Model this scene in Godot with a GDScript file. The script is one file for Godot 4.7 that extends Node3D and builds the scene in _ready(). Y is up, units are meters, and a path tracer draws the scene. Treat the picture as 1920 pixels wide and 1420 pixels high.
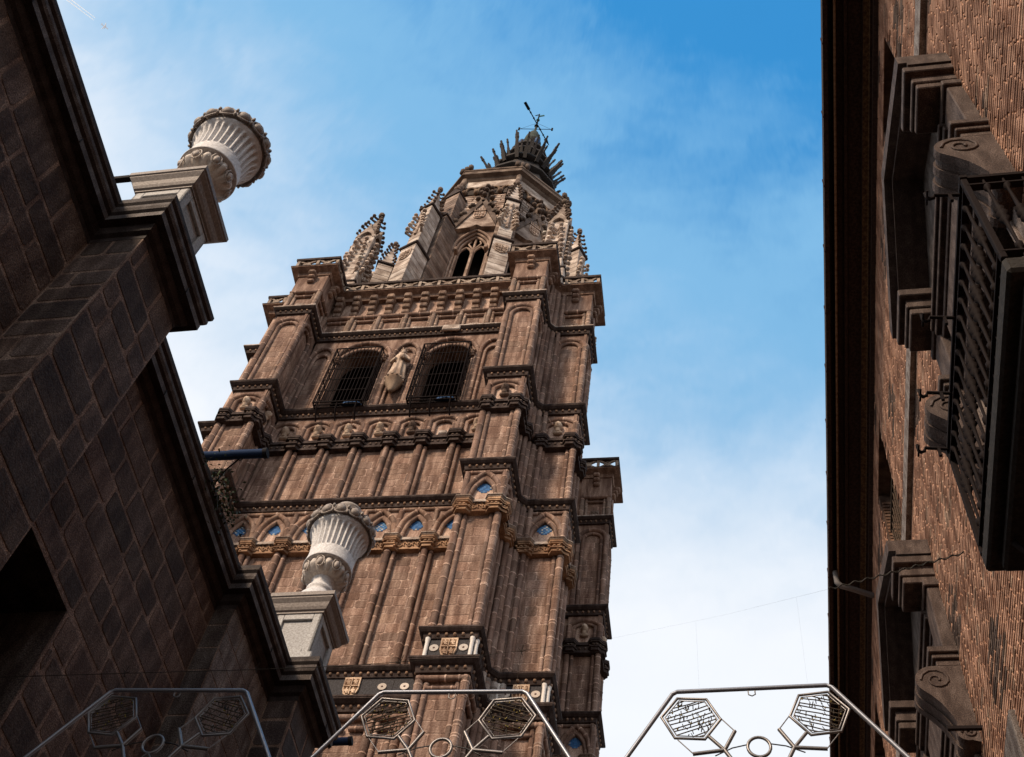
extends Node3D

const EYE := 1.6      # height of the eye above the street
const S := 0.85       # tower drawing units to metres
const UPV := Vector3(0, 1, 0)
var rng := RandomNumberGenerator.new()
var M := {}
var used := {}
var cam: Camera3D


# ---------------------------------------------------------------- mesh collector
class MB:
	var v := PackedVector3Array()
	var n := PackedVector3Array()
	var c := PackedColorArray()
	var t := Transform3D()

	func tri(a: Vector3, b: Vector3, d: Vector3, na: Vector3, nb: Vector3, nd: Vector3, col: Color) -> void:
		v.push_back(t * a); v.push_back(t * d); v.push_back(t * b)
		n.push_back((t.basis * na).normalized()); n.push_back((t.basis * nd).normalized()); n.push_back((t.basis * nb).normalized())
		c.push_back(col); c.push_back(col); c.push_back(col)

	func quad(a: Vector3, b: Vector3, d: Vector3, e: Vector3, col: Color) -> void:
		var m := (d - a).cross(e - b)
		if m.length_squared() < 1e-14:
			return
		m = m.normalized()
		tri(a, b, d, m, m, m, col)
		tri(a, d, e, m, m, m, col)

	func quadn(a: Vector3, b: Vector3, d: Vector3, e: Vector3, na: Vector3, nb: Vector3, nd: Vector3, ne: Vector3, col: Color) -> void:
		tri(a, b, d, na, nb, nd, col)
		tri(a, d, e, na, nd, ne, col)

	func poly(p: Array, out: Vector3, col: Color) -> void:
		var m := Vector3()
		for i in range(1, p.size() - 1):
			m += (p[i] - p[0]).cross(p[i + 1] - p[0])
		if m.length_squared() < 1e-16:
			return
		m = m.normalized()
		var flip := m.dot(out) < 0.0
		if flip:
			m = -m
		for i in range(1, p.size() - 1):
			if flip:
				tri(p[0], p[i + 1], p[i], m, m, m, col)
			else:
				tri(p[0], p[i], p[i + 1], m, m, m, col)

	func box(lo: Vector3, hi: Vector3, col: Color, e := 0.0) -> void:
		var mid := (lo + hi) * 0.5
		var h := (hi - lo) * 0.5
		if e <= 0.0:
			for ax in 3:
				for s: float in [-1.0, 1.0]:
					var k := (ax + 1) % 3
					var l := (ax + 2) % 3
					var p := []
					for q: Array in [[-1, -1], [1, -1], [1, 1], [-1, 1]]:
						var w := mid
						w[ax] += s * h[ax]; w[k] += q[0] * h[k]; w[l] += q[1] * h[l]
						p.append(w)
					var o := Vector3(); o[ax] = s
					poly(p, o, col)
			return
		e = minf(e, minf(h.x, minf(h.y, h.z)) * 0.9)
		for ax in 3:
			var k := (ax + 1) % 3
			var l := (ax + 2) % 3
			for s: float in [-1.0, 1.0]:
				var p := []
				for q: Array in [[-1, -1], [1, -1], [1, 1], [-1, 1]]:
					var w := mid
					w[ax] += s * h[ax]; w[k] += q[0] * (h[k] - e); w[l] += q[1] * (h[l] - e)
					p.append(w)
				var o := Vector3(); o[ax] = s
				poly(p, o, col)
			for a: float in [-1.0, 1.0]:       # the edges that run along ax
				for b2: float in [-1.0, 1.0]:
					var p := []
					for q: Array in [[0, -1], [0, 1], [1, 1], [1, -1]]:
						var w := mid
						w[ax] += q[1] * (h[ax] - e)
						w[k] += a * (h[k] - (e if q[0] == 1 else 0.0)); w[l] += b2 * (h[l] - (e if q[0] == 0 else 0.0))
						p.append(w)
					var o := Vector3(); o[k] = a; o[l] = b2
					poly(p, o, col)
		for sx: float in [-1.0, 1.0]:
			for sy: float in [-1.0, 1.0]:
				for sz: float in [-1.0, 1.0]:
					var sg := Vector3(sx, sy, sz)
					var p := []
					for ax in 3:
						var w := h - Vector3(e, e, e); w[ax] = h[ax]
						p.append(mid + w * sg)
					poly(p, sg, col)

	func bar(p: Vector3, q: Vector3, w: float, d: float, side: Vector3, col: Color) -> void:
		var ax := (q - p).normalized()
		var s := (side - ax * side.dot(ax)).normalized()
		var u := ax.cross(s)
		s *= w * 0.5; u *= d * 0.5
		var a := [p - s - u, p + s - u, p + s + u, p - s + u]
		var b := [q - s - u, q + s - u, q + s + u, q - s + u]
		poly(a, -ax, col); poly(b, ax, col)
		for i in 4:
			var j := (i + 1) % 4
			var o: Vector3 = (a[i] + a[j]) * 0.5 - p
			poly([a[i], a[j], b[j], b[i]], o, col)

	# a stone: an outline with cut corners, sides, a worn edge, a face
	func stone(u0: float, u1: float, y0: float, y1: float, o: float, d: float, bev: float, cut: float, col: Color, jit: Array) -> void:
		var cu := (u0 + u1) * 0.5
		var cy := (y0 + y1) * 0.5
		cut = minf(cut, minf(u1 - u0, y1 - y0) * 0.4)
		var pts := [Vector2(u0 + cut, y0), Vector2(u1 - cut, y0), Vector2(u1, y0 + cut), Vector2(u1, y1 - cut), Vector2(u1 - cut, y1), Vector2(u0 + cut, y1), Vector2(u0, y1 - cut), Vector2(u0, y0 + cut)]
		var r := [[], [], []]
		for i in 8:
			var p: Vector2 = pts[i] + Vector2(jit[i % jit.size()], jit[(i * 3 + 1) % jit.size()])
			var q := Vector2(p.x - signf(p.x - cu) * bev, p.y - signf(p.y - cy) * bev)
			r[0].append(Vector3(p.x, p.y, o)); r[1].append(Vector3(p.x, p.y, o + d * 0.62)); r[2].append(Vector3(q.x, q.y, o + d))
		for k in 2:
			for i in 8:
				var j := (i + 1) % 8
				quad(r[k][i], r[k][j], r[k + 1][j], r[k + 1][i], col)
		poly(r[2], Vector3(0, 0, 1), col)

	func tube(p: Array, rad: Array, cols: Array, sides := 8, closed := false, caps := true) -> void:
		var m := p.size()
		var rings := []
		var nrm := []
		var side := Vector3()
		var tan := Vector3(0, 1, 0)
		for i in m:
			var a: Vector3 = p[(i - 1 + m) % m] if closed else p[maxi(i - 1, 0)]
			var b: Vector3 = p[(i + 1) % m] if closed else p[mini(i + 1, m - 1)]
			if (b - a).length_squared() > 1e-12:
				tan = (b - a).normalized()
			if i == 0:
				side = tan.cross(Vector3(0.31, 0.17, 0.93))
				if side.length_squared() < 0.01:
					side = tan.cross(Vector3(1, 0, 0))
			side = (side - tan * side.dot(tan)).normalized()
			var bi := tan.cross(side)
			var ring := []
			var nn := []
			for k in sides:
				var g := TAU * k / sides
				var q := side * cos(g) + bi * sin(g)
				nn.append(q)
				ring.append(p[i] + q * (rad[i] if rad.size() > 1 else rad[0]))
			rings.append(ring); nrm.append(nn)
		for i in (m if closed else m - 1):
			var j := (i + 1) % m
			var col: Color = cols[i % cols.size()]
			for k in sides:
				var l := (k + 1) % sides
				quadn(rings[i][k], rings[i][l], rings[j][l], rings[j][k], nrm[i][k], nrm[i][l], nrm[j][l], nrm[j][k], col)
		if caps and not closed:
			poly(rings[0], p[0] - p[1], cols[0])
			poly(rings[m - 1], p[m - 1] - p[m - 2], cols[cols.size() - 1])

	# a net of points: rows from bottom to top, columns round it; smooth
	func net(g: Array, around: bool, col: Color, cols := []) -> void:
		var rows := g.size()
		var cs: int = g[0].size()
		var nn := []
		for i in rows:
			var line := []
			for j in cs:
				var jl := (j - 1 + cs) % cs if around else maxi(j - 1, 0)
				var jr := (j + 1) % cs if around else mini(j + 1, cs - 1)
				var a: Vector3 = g[i][jr] - g[i][jl]
				var b: Vector3 = g[mini(i + 1, rows - 1)][j] - g[maxi(i - 1, 0)][j]
				var w := a.cross(b)
				line.append(w.normalized() if w.length_squared() > 1e-16 else Vector3(0, 1 if i > rows / 2 else -1, 0))
			nn.append(line)
		for i in rows - 1:
			for j in (cs if around else cs - 1):
				var k := (j + 1) % cs
				quadn(g[i][j], g[i][k], g[i + 1][k], g[i + 1][j], nn[i][j], nn[i][k], nn[i + 1][k], nn[i + 1][j], cols[i] if cols.size() > i else col)

	# turned shape; profile of (radius, height); seen from above the columns run anticlockwise
	func lathe(at: Vector3, prof: Array, seg: int, col: Color, shape = null, cols := []) -> void:
		var g := []
		for i in prof.size():
			var row := []
			for k in seg:
				var a := TAU * k / seg
				var r: float = prof[i].x
				if shape != null:
					r = shape.call(i, a, r)
				row.append(at + Vector3(cos(a) * r, prof[i].y, -sin(a) * r))
			g.append(row)
		net(g, true, col, cols)

	func ball(at: Vector3, r: Vector3, seg: int, col: Color) -> void:
		var prof := []
		var rows := maxi(3, seg / 2)
		var g := []
		for i in rows + 1:
			var e := -PI / 2 + PI * i / rows
			var row := []
			for k in seg:
				var a := TAU * k / seg
				row.append(at + Vector3(cos(a) * cos(e) * r.x, sin(e) * r.y, -sin(a) * cos(e) * r.z))
			g.append(row)
		net(g, true, col)

	# outline in (u, y), anticlockwise or not, from o0 to o1
	func prism(p: PackedVector2Array, o0: float, o1: float, col: Color, back := false) -> void:
		if Geometry2D.is_polygon_clockwise(p):
			p.reverse()
		var ix := Geometry2D.triangulate_polygon(p)
		var f := Vector3(0, 0, 1)
		for i in range(0, ix.size(), 3):
			var q := []
			for k in 3:
				q.append(Vector3(p[ix[i + k]].x, p[ix[i + k]].y, o1))
			poly(q, f, col)
			if back:
				for k in 3:
					q[k].z = o0
				poly(q, -f, col)
		for i in p.size():
			var a := p[i]
			var b := p[(i + 1) % p.size()]
			quad(Vector3(a.x, a.y, o0), Vector3(b.x, b.y, o0), Vector3(b.x, b.y, o1), Vector3(a.x, a.y, o1), col)

	# a profile of (outward, height) drawn along a plan of (x, z); outward is to the right-hand side seen from above
	func sweep(prof: Array, path: Array, closed: bool, col: Color, cols := []) -> void:
		var m := path.size()
		var dirs := []
		for i in m:
			var a: Vector2 = path[i]
			var b: Vector2 = path[(i + 1) % m]
			var d := (b - a).normalized()
			dirs.append(Vector2(-d.y, d.x))
		var mit := []
		for i in m:
			var a: Vector2 = dirs[(i - 1 + m) % m]
			var b: Vector2 = dirs[i]
			if not closed and i == 0:
				a = b
			if not closed and i == m - 1:
				b = a
			var w := (a + b)
			mit.append(w / maxf(0.3, 1.0 + a.dot(b)))
		for i in (m if closed else m - 1):
			var j := (i + 1) % m
			for k in prof.size() - 1:
				var q := []
				for s: Array in [[i, k], [j, k], [j, k + 1], [i, k + 1]]:
					var w: Vector2 = path[s[0]] + mit[s[0]] * prof[s[1]].x
					q.append(Vector3(w.x, prof[s[1]].y, w.y))
				quad(q[0], q[1], q[2], q[3], cols[k] if cols.size() > k else col)
		if not closed:
			for e: int in [0, m - 1]:
				var q := PackedVector2Array()
				for k in prof.size():
					q.append(prof[k])
				var ix := Geometry2D.triangulate_polygon(q)
				var dd: Vector2 = dirs[0] if e == 0 else dirs[m - 2]
				var o := Vector3(-dd.y, 0, dd.x) * (1.0 if e == 0 else -1.0)
				for k in range(0, ix.size(), 3):
					var w3 := []
					for l in 3:
						var w: Vector2 = path[e] + mit[e] * q[ix[k + l]].x
						w3.append(Vector3(w.x, q[ix[k + l]].y, w.y))
					poly(w3, o, col)

	func made(mat: Material) -> ArrayMesh:
		var am := ArrayMesh.new()
		var a := []
		a.resize(Mesh.ARRAY_MAX)
		a[Mesh.ARRAY_VERTEX] = v
		a[Mesh.ARRAY_NORMAL] = n
		a[Mesh.ARRAY_COLOR] = c
		am.add_surface_from_arrays(Mesh.PRIMITIVE_TRIANGLES, a)
		am.surface_set_material(0, mat)
		return am


# ---------------------------------------------------------------- nodes
func numbered(called: String) -> String:
	used[called] = used.get(called, -1) + 1
	return called if used[called] == 0 else "%s_%03d" % [called, used[called]]

func tag(o: Node, label: String, category: String, group := "", kind := "") -> Node:
	if label: o.set_meta("label", label)
	if category: o.set_meta("category", category)
	if group: o.set_meta("group", group)
	if kind: o.set_meta("kind", kind)
	return o

func thing(called: String, at: Transform3D, label: String, category: String, group := "") -> Node3D:
	var o := Node3D.new()
	o.name = numbered(called)
	o.transform = at
	add_child(o)
	tag(o, label, category, group)
	return o

func part(called: String, b: MB, mat: Material, parent: Node) -> MeshInstance3D:
	var o := MeshInstance3D.new()
	o.mesh = b.made(mat)
	o.name = called if parent != self else numbered(called)
	parent.add_child(o, true)
	return o

func fresh(t := Transform3D()) -> MB:
	var b := MB.new()
	b.t = t
	return b

func grey(k: float) -> Color:
	return Color(k, k, k)

func tone(c: Color, spread: float) -> Color:
	var k := 1.0 + rng.randf_range(-spread, spread)
	var w := rng.randf_range(-spread, spread) * 0.12
	return Color(c.r * k * (1.0 + w), c.g * k, c.b * k * (1.0 - w))


# ---------------------------------------------------------------- materials
func noise_tex(seed_: int, freq: float, oct: int, gain: float, lo: Color, hi: Color, size := 512, kind := FastNoiseLite.TYPE_SIMPLEX_SMOOTH) -> NoiseTexture2D:
	var f := FastNoiseLite.new()
	f.seed = seed_; f.frequency = freq; f.fractal_octaves = oct; f.fractal_gain = gain; f.noise_type = kind
	f.fractal_type = FastNoiseLite.FRACTAL_FBM
	var g := Gradient.new()
	g.set_color(0, lo); g.set_color(1, hi)
	g.set_offset(0, 0.22); g.set_offset(1, 0.78)
	var t := NoiseTexture2D.new()
	t.width = size; t.height = size; t.seamless = true; t.noise = f; t.color_ramp = g
	return t

func bump_tex(seed_: int, freq: float, oct: int, gain: float, strength: float, size := 512) -> NoiseTexture2D:
	var f := FastNoiseLite.new()
	f.seed = seed_; f.frequency = freq; f.fractal_octaves = oct; f.fractal_gain = gain
	var t := NoiseTexture2D.new()
	t.width = size; t.height = size; t.seamless = true; t.noise = f; t.as_normal_map = true; t.bump_strength = strength
	return t

func mat(called: String, rough: float, tex: Texture2D, bump: Texture2D, scale_: float, nscale := 1.0, metal := 0.0, detail: Texture2D = null, dscale := 0.1, streak := 1.0) -> StandardMaterial3D:
	var m := StandardMaterial3D.new()
	m.resource_name = called
	m.vertex_color_use_as_albedo = true
	m.roughness = rough
	m.metallic = metal
	m.metallic_specular = 0.35
	m.uv1_triplanar = true
	m.uv1_world_triplanar = true
	m.uv1_scale = Vector3.ONE * scale_
	if tex: m.albedo_texture = tex
	if bump:
		m.normal_enabled = true
		m.normal_texture = bump
		m.normal_scale = nscale
	if detail:
		m.detail_enabled = true
		m.detail_blend_mode = BaseMaterial3D.BLEND_MODE_MUL
		m.detail_albedo = detail
		m.detail_uv_layer = BaseMaterial3D.DETAIL_UV_2
		m.uv2_triplanar = true
		m.uv2_world_triplanar = true
		m.uv2_scale = Vector3(dscale, dscale * streak, dscale)
	M[called] = m
	return m

func materials() -> void:
	var grain := noise_tex(3, 0.02, 6, 0.72, Color(0.58, 0.55, 0.53), Color(1, 1, 1))
	var stain := noise_tex(11, 0.012, 5, 0.55, Color(0.62, 0.58, 0.56), Color(1, 1, 1))
	var weather := noise_tex(41, 0.016, 6, 0.6, Color(0.66, 0.61, 0.59), Color(1, 1, 1))
	var speck := noise_tex(23, 0.09, 4, 0.8, Color(0.42, 0.40, 0.40), Color(1, 1, 1))
	var fine := noise_tex(31, 0.05, 4, 0.7, Color(0.80, 0.78, 0.77), Color(1, 1, 1))
	var rough_n := bump_tex(5, 0.03, 5, 0.65, 8.0)
	var fine_n := bump_tex(6, 0.06, 4, 0.6, 5.0)
	mat("tower_stone", 0.92, fine, rough_n, 0.5, 0.5, 0.0, weather, 0.30, 0.16)
	mat("pale_stone", 0.9, fine, rough_n, 0.6, 0.5, 0.0, stain, 0.15)
	mat("granite", 0.85, speck, rough_n, 1.3, 0.45, 0.0, weather, 0.55, 0.35)
	mat("smooth_granite", 0.75, speck, fine_n, 1.6, 0.5, 0.0, weather, 0.8, 0.4)
	mat("marble", 0.6, fine, fine_n, 1.1, 0.35)
	mat("brick", 0.9, fine, fine_n, 2.5, 0.7, 0.0, stain, 0.5, 0.5)
	mat("dark_stone", 0.8, grain, fine_n, 1.5, 0.5)
	mat("iron", 0.7, fine, null, 3.0)
	M.iron.metallic_specular = 0.12
	mat("steel", 0.4, fine, null, 4.0, 1.0, 0.5)
	mat("plain", 0.8, fine, null, 1.0)
	mat("white_paint", 0.5, null, null, 1.0)
	M.white_paint.backlight_enabled = true
	M.white_paint.backlight = Color(1, 1, 1)
	mat("leaf", 0.6, fine, null, 6.0)
	M.leaf.backlight_enabled = true
	M.leaf.backlight = Color(0.08, 0.12, 0.03)
	mat("ground", 0.9, grain, rough_n, 0.4, 1.0, 0.0, stain, 0.1)
	mat("roof", 0.85, grain, fine_n, 1.0)
	var glass := StandardMaterial3D.new()
	glass.resource_name = "window_glass"
	glass.albedo_color = Color(0.02, 0.022, 0.025)
	glass.roughness = 0.12
	M["glass"] = glass


# ---------------------------------------------------------------- the sky: air and thin cloud
func sky_picture() -> ImageTexture:
	var w := 2048
	var h := 1024
	var big := FastNoiseLite.new()
	big.seed = 8; big.frequency = 0.9; big.fractal_octaves = 5; big.fractal_gain = 0.5
	var wisp := FastNoiseLite.new()
	wisp.seed = 77; wisp.frequency = 3.4; wisp.fractal_octaves = 6; wisp.fractal_gain = 0.58
	wisp.domain_warp_enabled = true; wisp.domain_warp_amplitude = 0.25; wisp.domain_warp_frequency = 1.6
	var px := PackedFloat32Array()
	px.resize(w * h * 3)
	var deep := Vector3(0.022, 0.185, 0.44)
	var mid := Vector3(0.150, 0.338, 0.54)
	var white := Vector3(0.625, 0.648, 0.685)
	for j in h:
		var el := PI / 2 - PI * (j + 0.5) / h
		var y := sin(el)
		for i in w:
			var k := (j * w + i) * 3
			var col := Vector3(0.32, 0.33, 0.35)
			if y > -0.02:
				var az := TAU * (i + 0.5) / w
				var d := Vector3(sin(az) * cos(el), maxf(y, 0.0), -cos(az) * cos(el))
				var q := Vector2(d.x, d.z) / (d.y + 0.35)
				var c := big.get_noise_2d(q.x, q.y) * 0.20 + wisp.get_noise_2d(q.x * 0.8 + 3.0, q.y * 1.5) * 0.17 + wisp.get_noise_2d(q.x * 2.6 - 7.0, q.y * 3.4) * 0.10
				var veil := clampf(4.75 - d.x * 0.36 - d.y * 4.9 + c, 0.0, 1.25)
				veil = veil / (1.0 + 0.25 * maxf(0.0, veil - 0.75))
				veil = clampf(veil, 0.0, 1.0)
				col = deep.lerp(mid, smoothstep(-0.05, 0.30, veil)).lerp(white, smoothstep(0.30, 1.05, veil)) * (1.0 + 0.16 * minf(c, 0.0))
			px[k] = col.x; px[k + 1] = col.y; px[k + 2] = col.z
	var im := Image.create_from_data(w, h, false, Image.FORMAT_RGBF, px.to_byte_array())
	return ImageTexture.create_from_image(im)


# ---------------------------------------------------------------- curves
func arch(kind: String, uc: float, hw: float, y0: float, ys: float, rise: float, o: float, steps := 12) -> Array:
	var p := []
	if y0 < ys:
		p.append(Vector3(uc - hw, y0, o))
	for i in steps + 1:
		var f := -1.0 + 2.0 * i / steps
		if kind == "point":
			var rr := (hw * hw + rise * rise) / (2.0 * hw)
			var x := f * hw
			var dx := rr - hw + absf(x)
			p.append(Vector3(uc + x, ys + sqrt(maxf(0.0, rr * rr - dx * dx)), o))
		elif kind == "seg":
			var rr2 := (hw * hw + rise * rise) / (2.0 * rise)
			var x2 := f * hw
			p.append(Vector3(uc + x2, ys + sqrt(maxf(0.0, rr2 * rr2 - x2 * x2)) - (rr2 - rise), o))
		else:
			var g := PI * (1.0 - float(i) / steps)
			p.append(Vector3(uc + cos(g) * hw, ys + sin(g) * rise, o))
	if y0 < ys:
		p.append(Vector3(uc + hw, y0, o))
	return p

func with_arch(kind: String, u0: float, u1: float, y0: float, y1: float, uc: float, hw: float, ys: float, rise: float) -> PackedVector2Array:
	var q := PackedVector2Array([Vector2(u0, y1), Vector2(u0, y0)])
	for p: Vector3 in arch(kind, uc, hw, y0, ys, rise, 0.0):
		if absf(p.x - u0) > 0.001 and absf(p.x - u1) > 0.001:
			q.append(Vector2(p.x, p.y))
	q.append(Vector2(u1, y0)); q.append(Vector2(u1, y1))
	return q

# a moulding or a colonnette built of drums with pale mortar rings between them
func roll(b: MB, pts: Array, r: float, drum: float, base: Color, ring: Color, sides := 8) -> void:
	var cum := [0.0]
	for i in range(1, pts.size()):
		cum.append(cum[i - 1] + (pts[i] - pts[i - 1]).length())
	var total: float = cum[cum.size() - 1]
	var marks := []
	var d := drum * rng.randf_range(0.35, 1.0)
	while d < total - 0.05:
		marks.append(d)
		d += drum * rng.randf_range(0.75, 1.3)
	var p := []
	var rad := []
	var cols := []
	var now := tone(base, 0.28)
	var mi := 0
	for i in pts.size():
		while mi < marks.size() and marks[mi] < cum[i] and i > 0:
			var f: float = (marks[mi] - cum[i - 1]) / maxf(1e-5, cum[i] - cum[i - 1])
			var dir: Vector3 = (pts[i] - pts[i - 1]).normalized()
			var at: Vector3 = pts[i - 1].lerp(pts[i], f)
			var e := 0.028
			p.append_array([at - dir * e, at - dir * e, at + dir * e, at + dir * e])
			rad.append_array([r, r * 1.10, r * 1.10, r])
			var rc := tone(ring, 0.3) if rng.randf() < 0.75 else now
			cols.append_array([now, rc, rc, rc])
			# the colour list is one per stretch: the stretch before the ring, then the ring
			now = tone(base, 0.28)
			mi += 1
		p.append(pts[i]); rad.append(r); cols.append(now)
	# stretch k runs from p[k] to p[k + 1] and takes the colour of the point it runs to, if that is a drum
	var cc := []
	for k in p.size() - 1:
		cc.append(cols[k + 1] if (k + 1 < cols.size() and rad[k] == r and rad[k + 1] == r) else cols[k])
	b.tube(p, rad, cc, sides)


# ---------------------------------------------------------------- walls of separate stones
# each entry: [transform, u0, u1, y0, y1, o, depth, bevel, cut, colour, score]
func lay(list: Array, t: Transform3D, u0: float, u1: float, y0: float, y1: float, o: float, course: float, length: float, gap: float, depth: float, bev: float, cut: float, col: Color, spread := 0.25, keep = null) -> void:
	var y := y0
	while y < y1 - gap * 1.5:
		var h := course * rng.randf_range(0.80, 1.22)
		if y + h > y1 - course * 0.35:
			h = y1 - y
		var u := u0 - (length * rng.randf_range(0.0, 0.6) if u1 - u0 > length * 1.2 else 0.0)
		while u < u1 - gap:
			var l := length * rng.randf_range(0.55, 1.5)
			if u + l > u1 - length * 0.3:
				l = u1 - u
			var a := maxf(u, u0)
			var z := u + l
			if z - a > gap * 2.0:
				var ok := true
				if keep != null:
					ok = keep.call(a, z, y, y + h)
				if ok:
					var e := [t, a + gap * 0.5, z - gap * 0.5, y + gap * 0.5, y + h - gap * 0.5, o, depth * rng.randf_range(0.75, 1.2), bev, cut * rng.randf_range(0.5, 1.4), tone(col, spread), 0.0]
					e[10] = seen(t, e)
					list.append(e)
			u += l
		y += h

func seen(t: Transform3D, e: Array) -> float:
	var at: Vector3 = t * Vector3((e[1] + e[2]) * 0.5, (e[3] + e[4]) * 0.5, e[5])
	var k := t.basis.x.length()
	var q := cam.transform.affine_inverse() * at
	if q.z > -0.5:
		return 0.0
	var tv := 0.3046
	if absf(q.y / q.z) > tv * 1.06 or absf(q.x / q.z) > tv * 1.353 * 1.06:
		return 0.0
	var nrm := t.basis.z.normalized()
	var face := nrm.dot((cam.position - at).normalized())
	return maxf(0.0, face) * (e[2] - e[1]) * (e[4] - e[3]) * k * k / at.distance_squared_to(cam.position)

# the 300 that show largest as parts, the rest joined
func set_stones(list: Array, parent: Node3D, origin: Transform3D, called: String, m: Material, most := 300) -> void:
	list.sort_custom(func(a: Array, b: Array) -> bool: return a[10] > b[10])
	var inv := origin.affine_inverse()
	var rest := MB.new()
	for i in list.size():
		var e: Array = list[i]
		var b := MB.new() if i < most else rest
		b.t = inv * e[0]
		var jit := []
		var jj: float = minf(0.012, e[7] * 0.6)
		for k in 7:
			jit.append(rng.randf_range(-jj, jj))
		b.stone(e[1], e[2], e[3], e[4], e[5], e[6], e[7], e[8], e[9], jit)
		if i < most:
			part(called, b, m, parent)
	if rest.v.size():
		tag(part(called + "s", rest, m, parent), "", "", "", "stuff")


# ---------------------------------------------------------------- small carvings
func head_carving(b: MB, at: Vector3, r: float, col: Color, crown := false) -> void:
	var g := []
	for i in 13:
		var e := -PI / 2 + PI * i / 12
		var row := []
		for k in 16:
			var a := TAU * k / 16           # a = PI / 2 faces +z once mirrored
			var d := Vector3(cos(a) * cos(e), sin(e), -sin(a) * cos(e))
			var q := Vector3(d.x * 0.74, d.y * 1.0, d.z * 0.86)
			if d.z > 0.0:
				var nose := exp(-(d.x * d.x) / 0.02 - pow(d.y + 0.12, 2) / 0.05)
				var eye := exp(-pow(absf(d.x) - 0.36, 2) / 0.02 - pow(d.y - 0.12, 2) / 0.015)
				var mouth := exp(-(d.x * d.x) / 0.06 - pow(d.y + 0.5, 2) / 0.006)
				var brow := exp(-pow(d.y - 0.32, 2) / 0.008) * clampf(1.0 - absf(d.x), 0.0, 1.0)
				q.z += nose * 0.26 - eye * 0.12 - mouth * 0.08 + brow * 0.07
			if d.y > 0.38 or d.z < 0.1:
				q *= 1.14 + 0.05 * sin(a * 9.0 + d.y * 6.0)
			row.append(at + q * r)
		g.append(row)
	b.net(g, true, col)
	b.tube([at + Vector3(0, -r * 0.8, 0), at + Vector3(0, -r * 1.6, -r * 0.3)], [r * 0.5, r * 0.66], [col], 8)
	b.ball(at + Vector3(0, -r * 1.85, -r * 0.4), Vector3(r * 1.05, r * 0.55, r * 0.6), 10, col)
	if crown:
		for k in 7:
			var a := TAU * k / 7
			b.bar(at + Vector3(cos(a) * r * 0.75, r * 0.75, sin(a) * r * 0.75), at + Vector3(cos(a) * r * 0.85, r * 1.35, sin(a) * r * 0.85), r * 0.3, r * 0.2, Vector3(-sin(a), 0, cos(a)), col)

func shield(b: MB, uc: float, y0: float, y1: float, o: float, w: float, col: Color, dark: Color, crown := false) -> void:
	var h := y1 - y0
	var p := PackedVector2Array([Vector2(uc - w, y1), Vector2(uc - w, y0 + h * 0.4), Vector2(uc - w * 0.75, y0 + h * 0.14), Vector2(uc, y0), Vector2(uc + w * 0.75, y0 + h * 0.14), Vector2(uc + w, y0 + h * 0.4), Vector2(uc + w, y1)])
	b.prism(p, o, o + 0.07, col)
	var q := PackedVector2Array()
	for v: Vector2 in p:
		q.append(Vector2(uc + (v.x - uc) * 0.82, y0 + h * 0.5 + (v.y - y0 - h * 0.5) * 0.82))
	b.prism(q, o + 0.07, o + 0.075, dark)
	b.box(Vector3(uc - w * 0.05, y0 + h * 0.1, o + 0.06), Vector3(uc + w * 0.05, y1 - h * 0.06, o + 0.12), col)
	b.box(Vector3(uc - w * 0.85, y0 + h * 0.5, o + 0.06), Vector3(uc + w * 0.85, y0 + h * 0.55, o + 0.12), col)
	for s: Array in [[-0.45, 0.76], [0.45, 0.76], [-0.4, 0.3], [0.4, 0.3]]:
		var cx: float = uc + s[0] * w
		var cy: float = y0 + s[1] * h
		b.box(Vector3(cx - w * 0.09, cy - h * 0.14, o + 0.06), Vector3(cx + w * 0.09, cy + h * 0.14, o + 0.115), col)
		b.box(Vector3(cx - w * 0.26, cy - h * 0.05, o + 0.06), Vector3(cx + w * 0.26, cy + h * 0.05, o + 0.11), col)
		b.ball(Vector3(cx + w * 0.2, cy - h * 0.12, o + 0.08), Vector3(0.05, 0.05, 0.05), 6, col)
	if crown:
		b.box(Vector3(uc - w * 0.95, y1 + h * 0.04, o), Vector3(uc + w * 0.95, y1 + h * 0.13, o + 0.13), col)
		for k in 5:
			var x := uc + (k - 2) * w * 0.44
			b.bar(Vector3(x, y1 + h * 0.1, o + 0.07), Vector3(x, y1 + h * 0.32, o + 0.1), w * 0.16, 0.07, Vector3(1, 0, 0), col)
			b.ball(Vector3(x, y1 + h * 0.36, o + 0.1), Vector3(0.06, 0.06, 0.06), 6, col)

func crocket(b: MB, at: Vector3, out: Vector3, r: float, col: Color) -> void:
	var up := UPV
	b.tube([at - out * r * 0.4, at + out * r * 0.7, at + out * r * 1.25 + up * r * 0.5], [r * 0.42, r * 0.34, r * 0.2], [col], 5)
	b.ball(at + out * r * 1.15 + up * r * 0.55, Vector3(r * 0.62, r * 0.5, r * 0.62), 6, tone(col, 0.2))


# ---------------------------------------------------------------- the tower
const STONE := Color(0.395, 0.272, 0.208)
const DRUM := Color(0.35, 0.243, 0.19)
const MORTAR := Color(0.70, 0.52, 0.415)
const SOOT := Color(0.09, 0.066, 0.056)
const TRIM := Color(0.40, 0.275, 0.205)
const GOLD := Color(0.52, 0.325, 0.195)
const PALE := Color(0.60, 0.50, 0.42)
const MODULE := 1.525
var tower: Node3D
var tower_stones := []
var TOWER_AT := Vector3(-15.25 * S, 0, -37.68 * S)

func face(deg: float) -> Transform3D:
	return Transform3D(Basis(UPV, deg_to_rad(deg)) * S, Vector3(0, EYE, 0))

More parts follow.
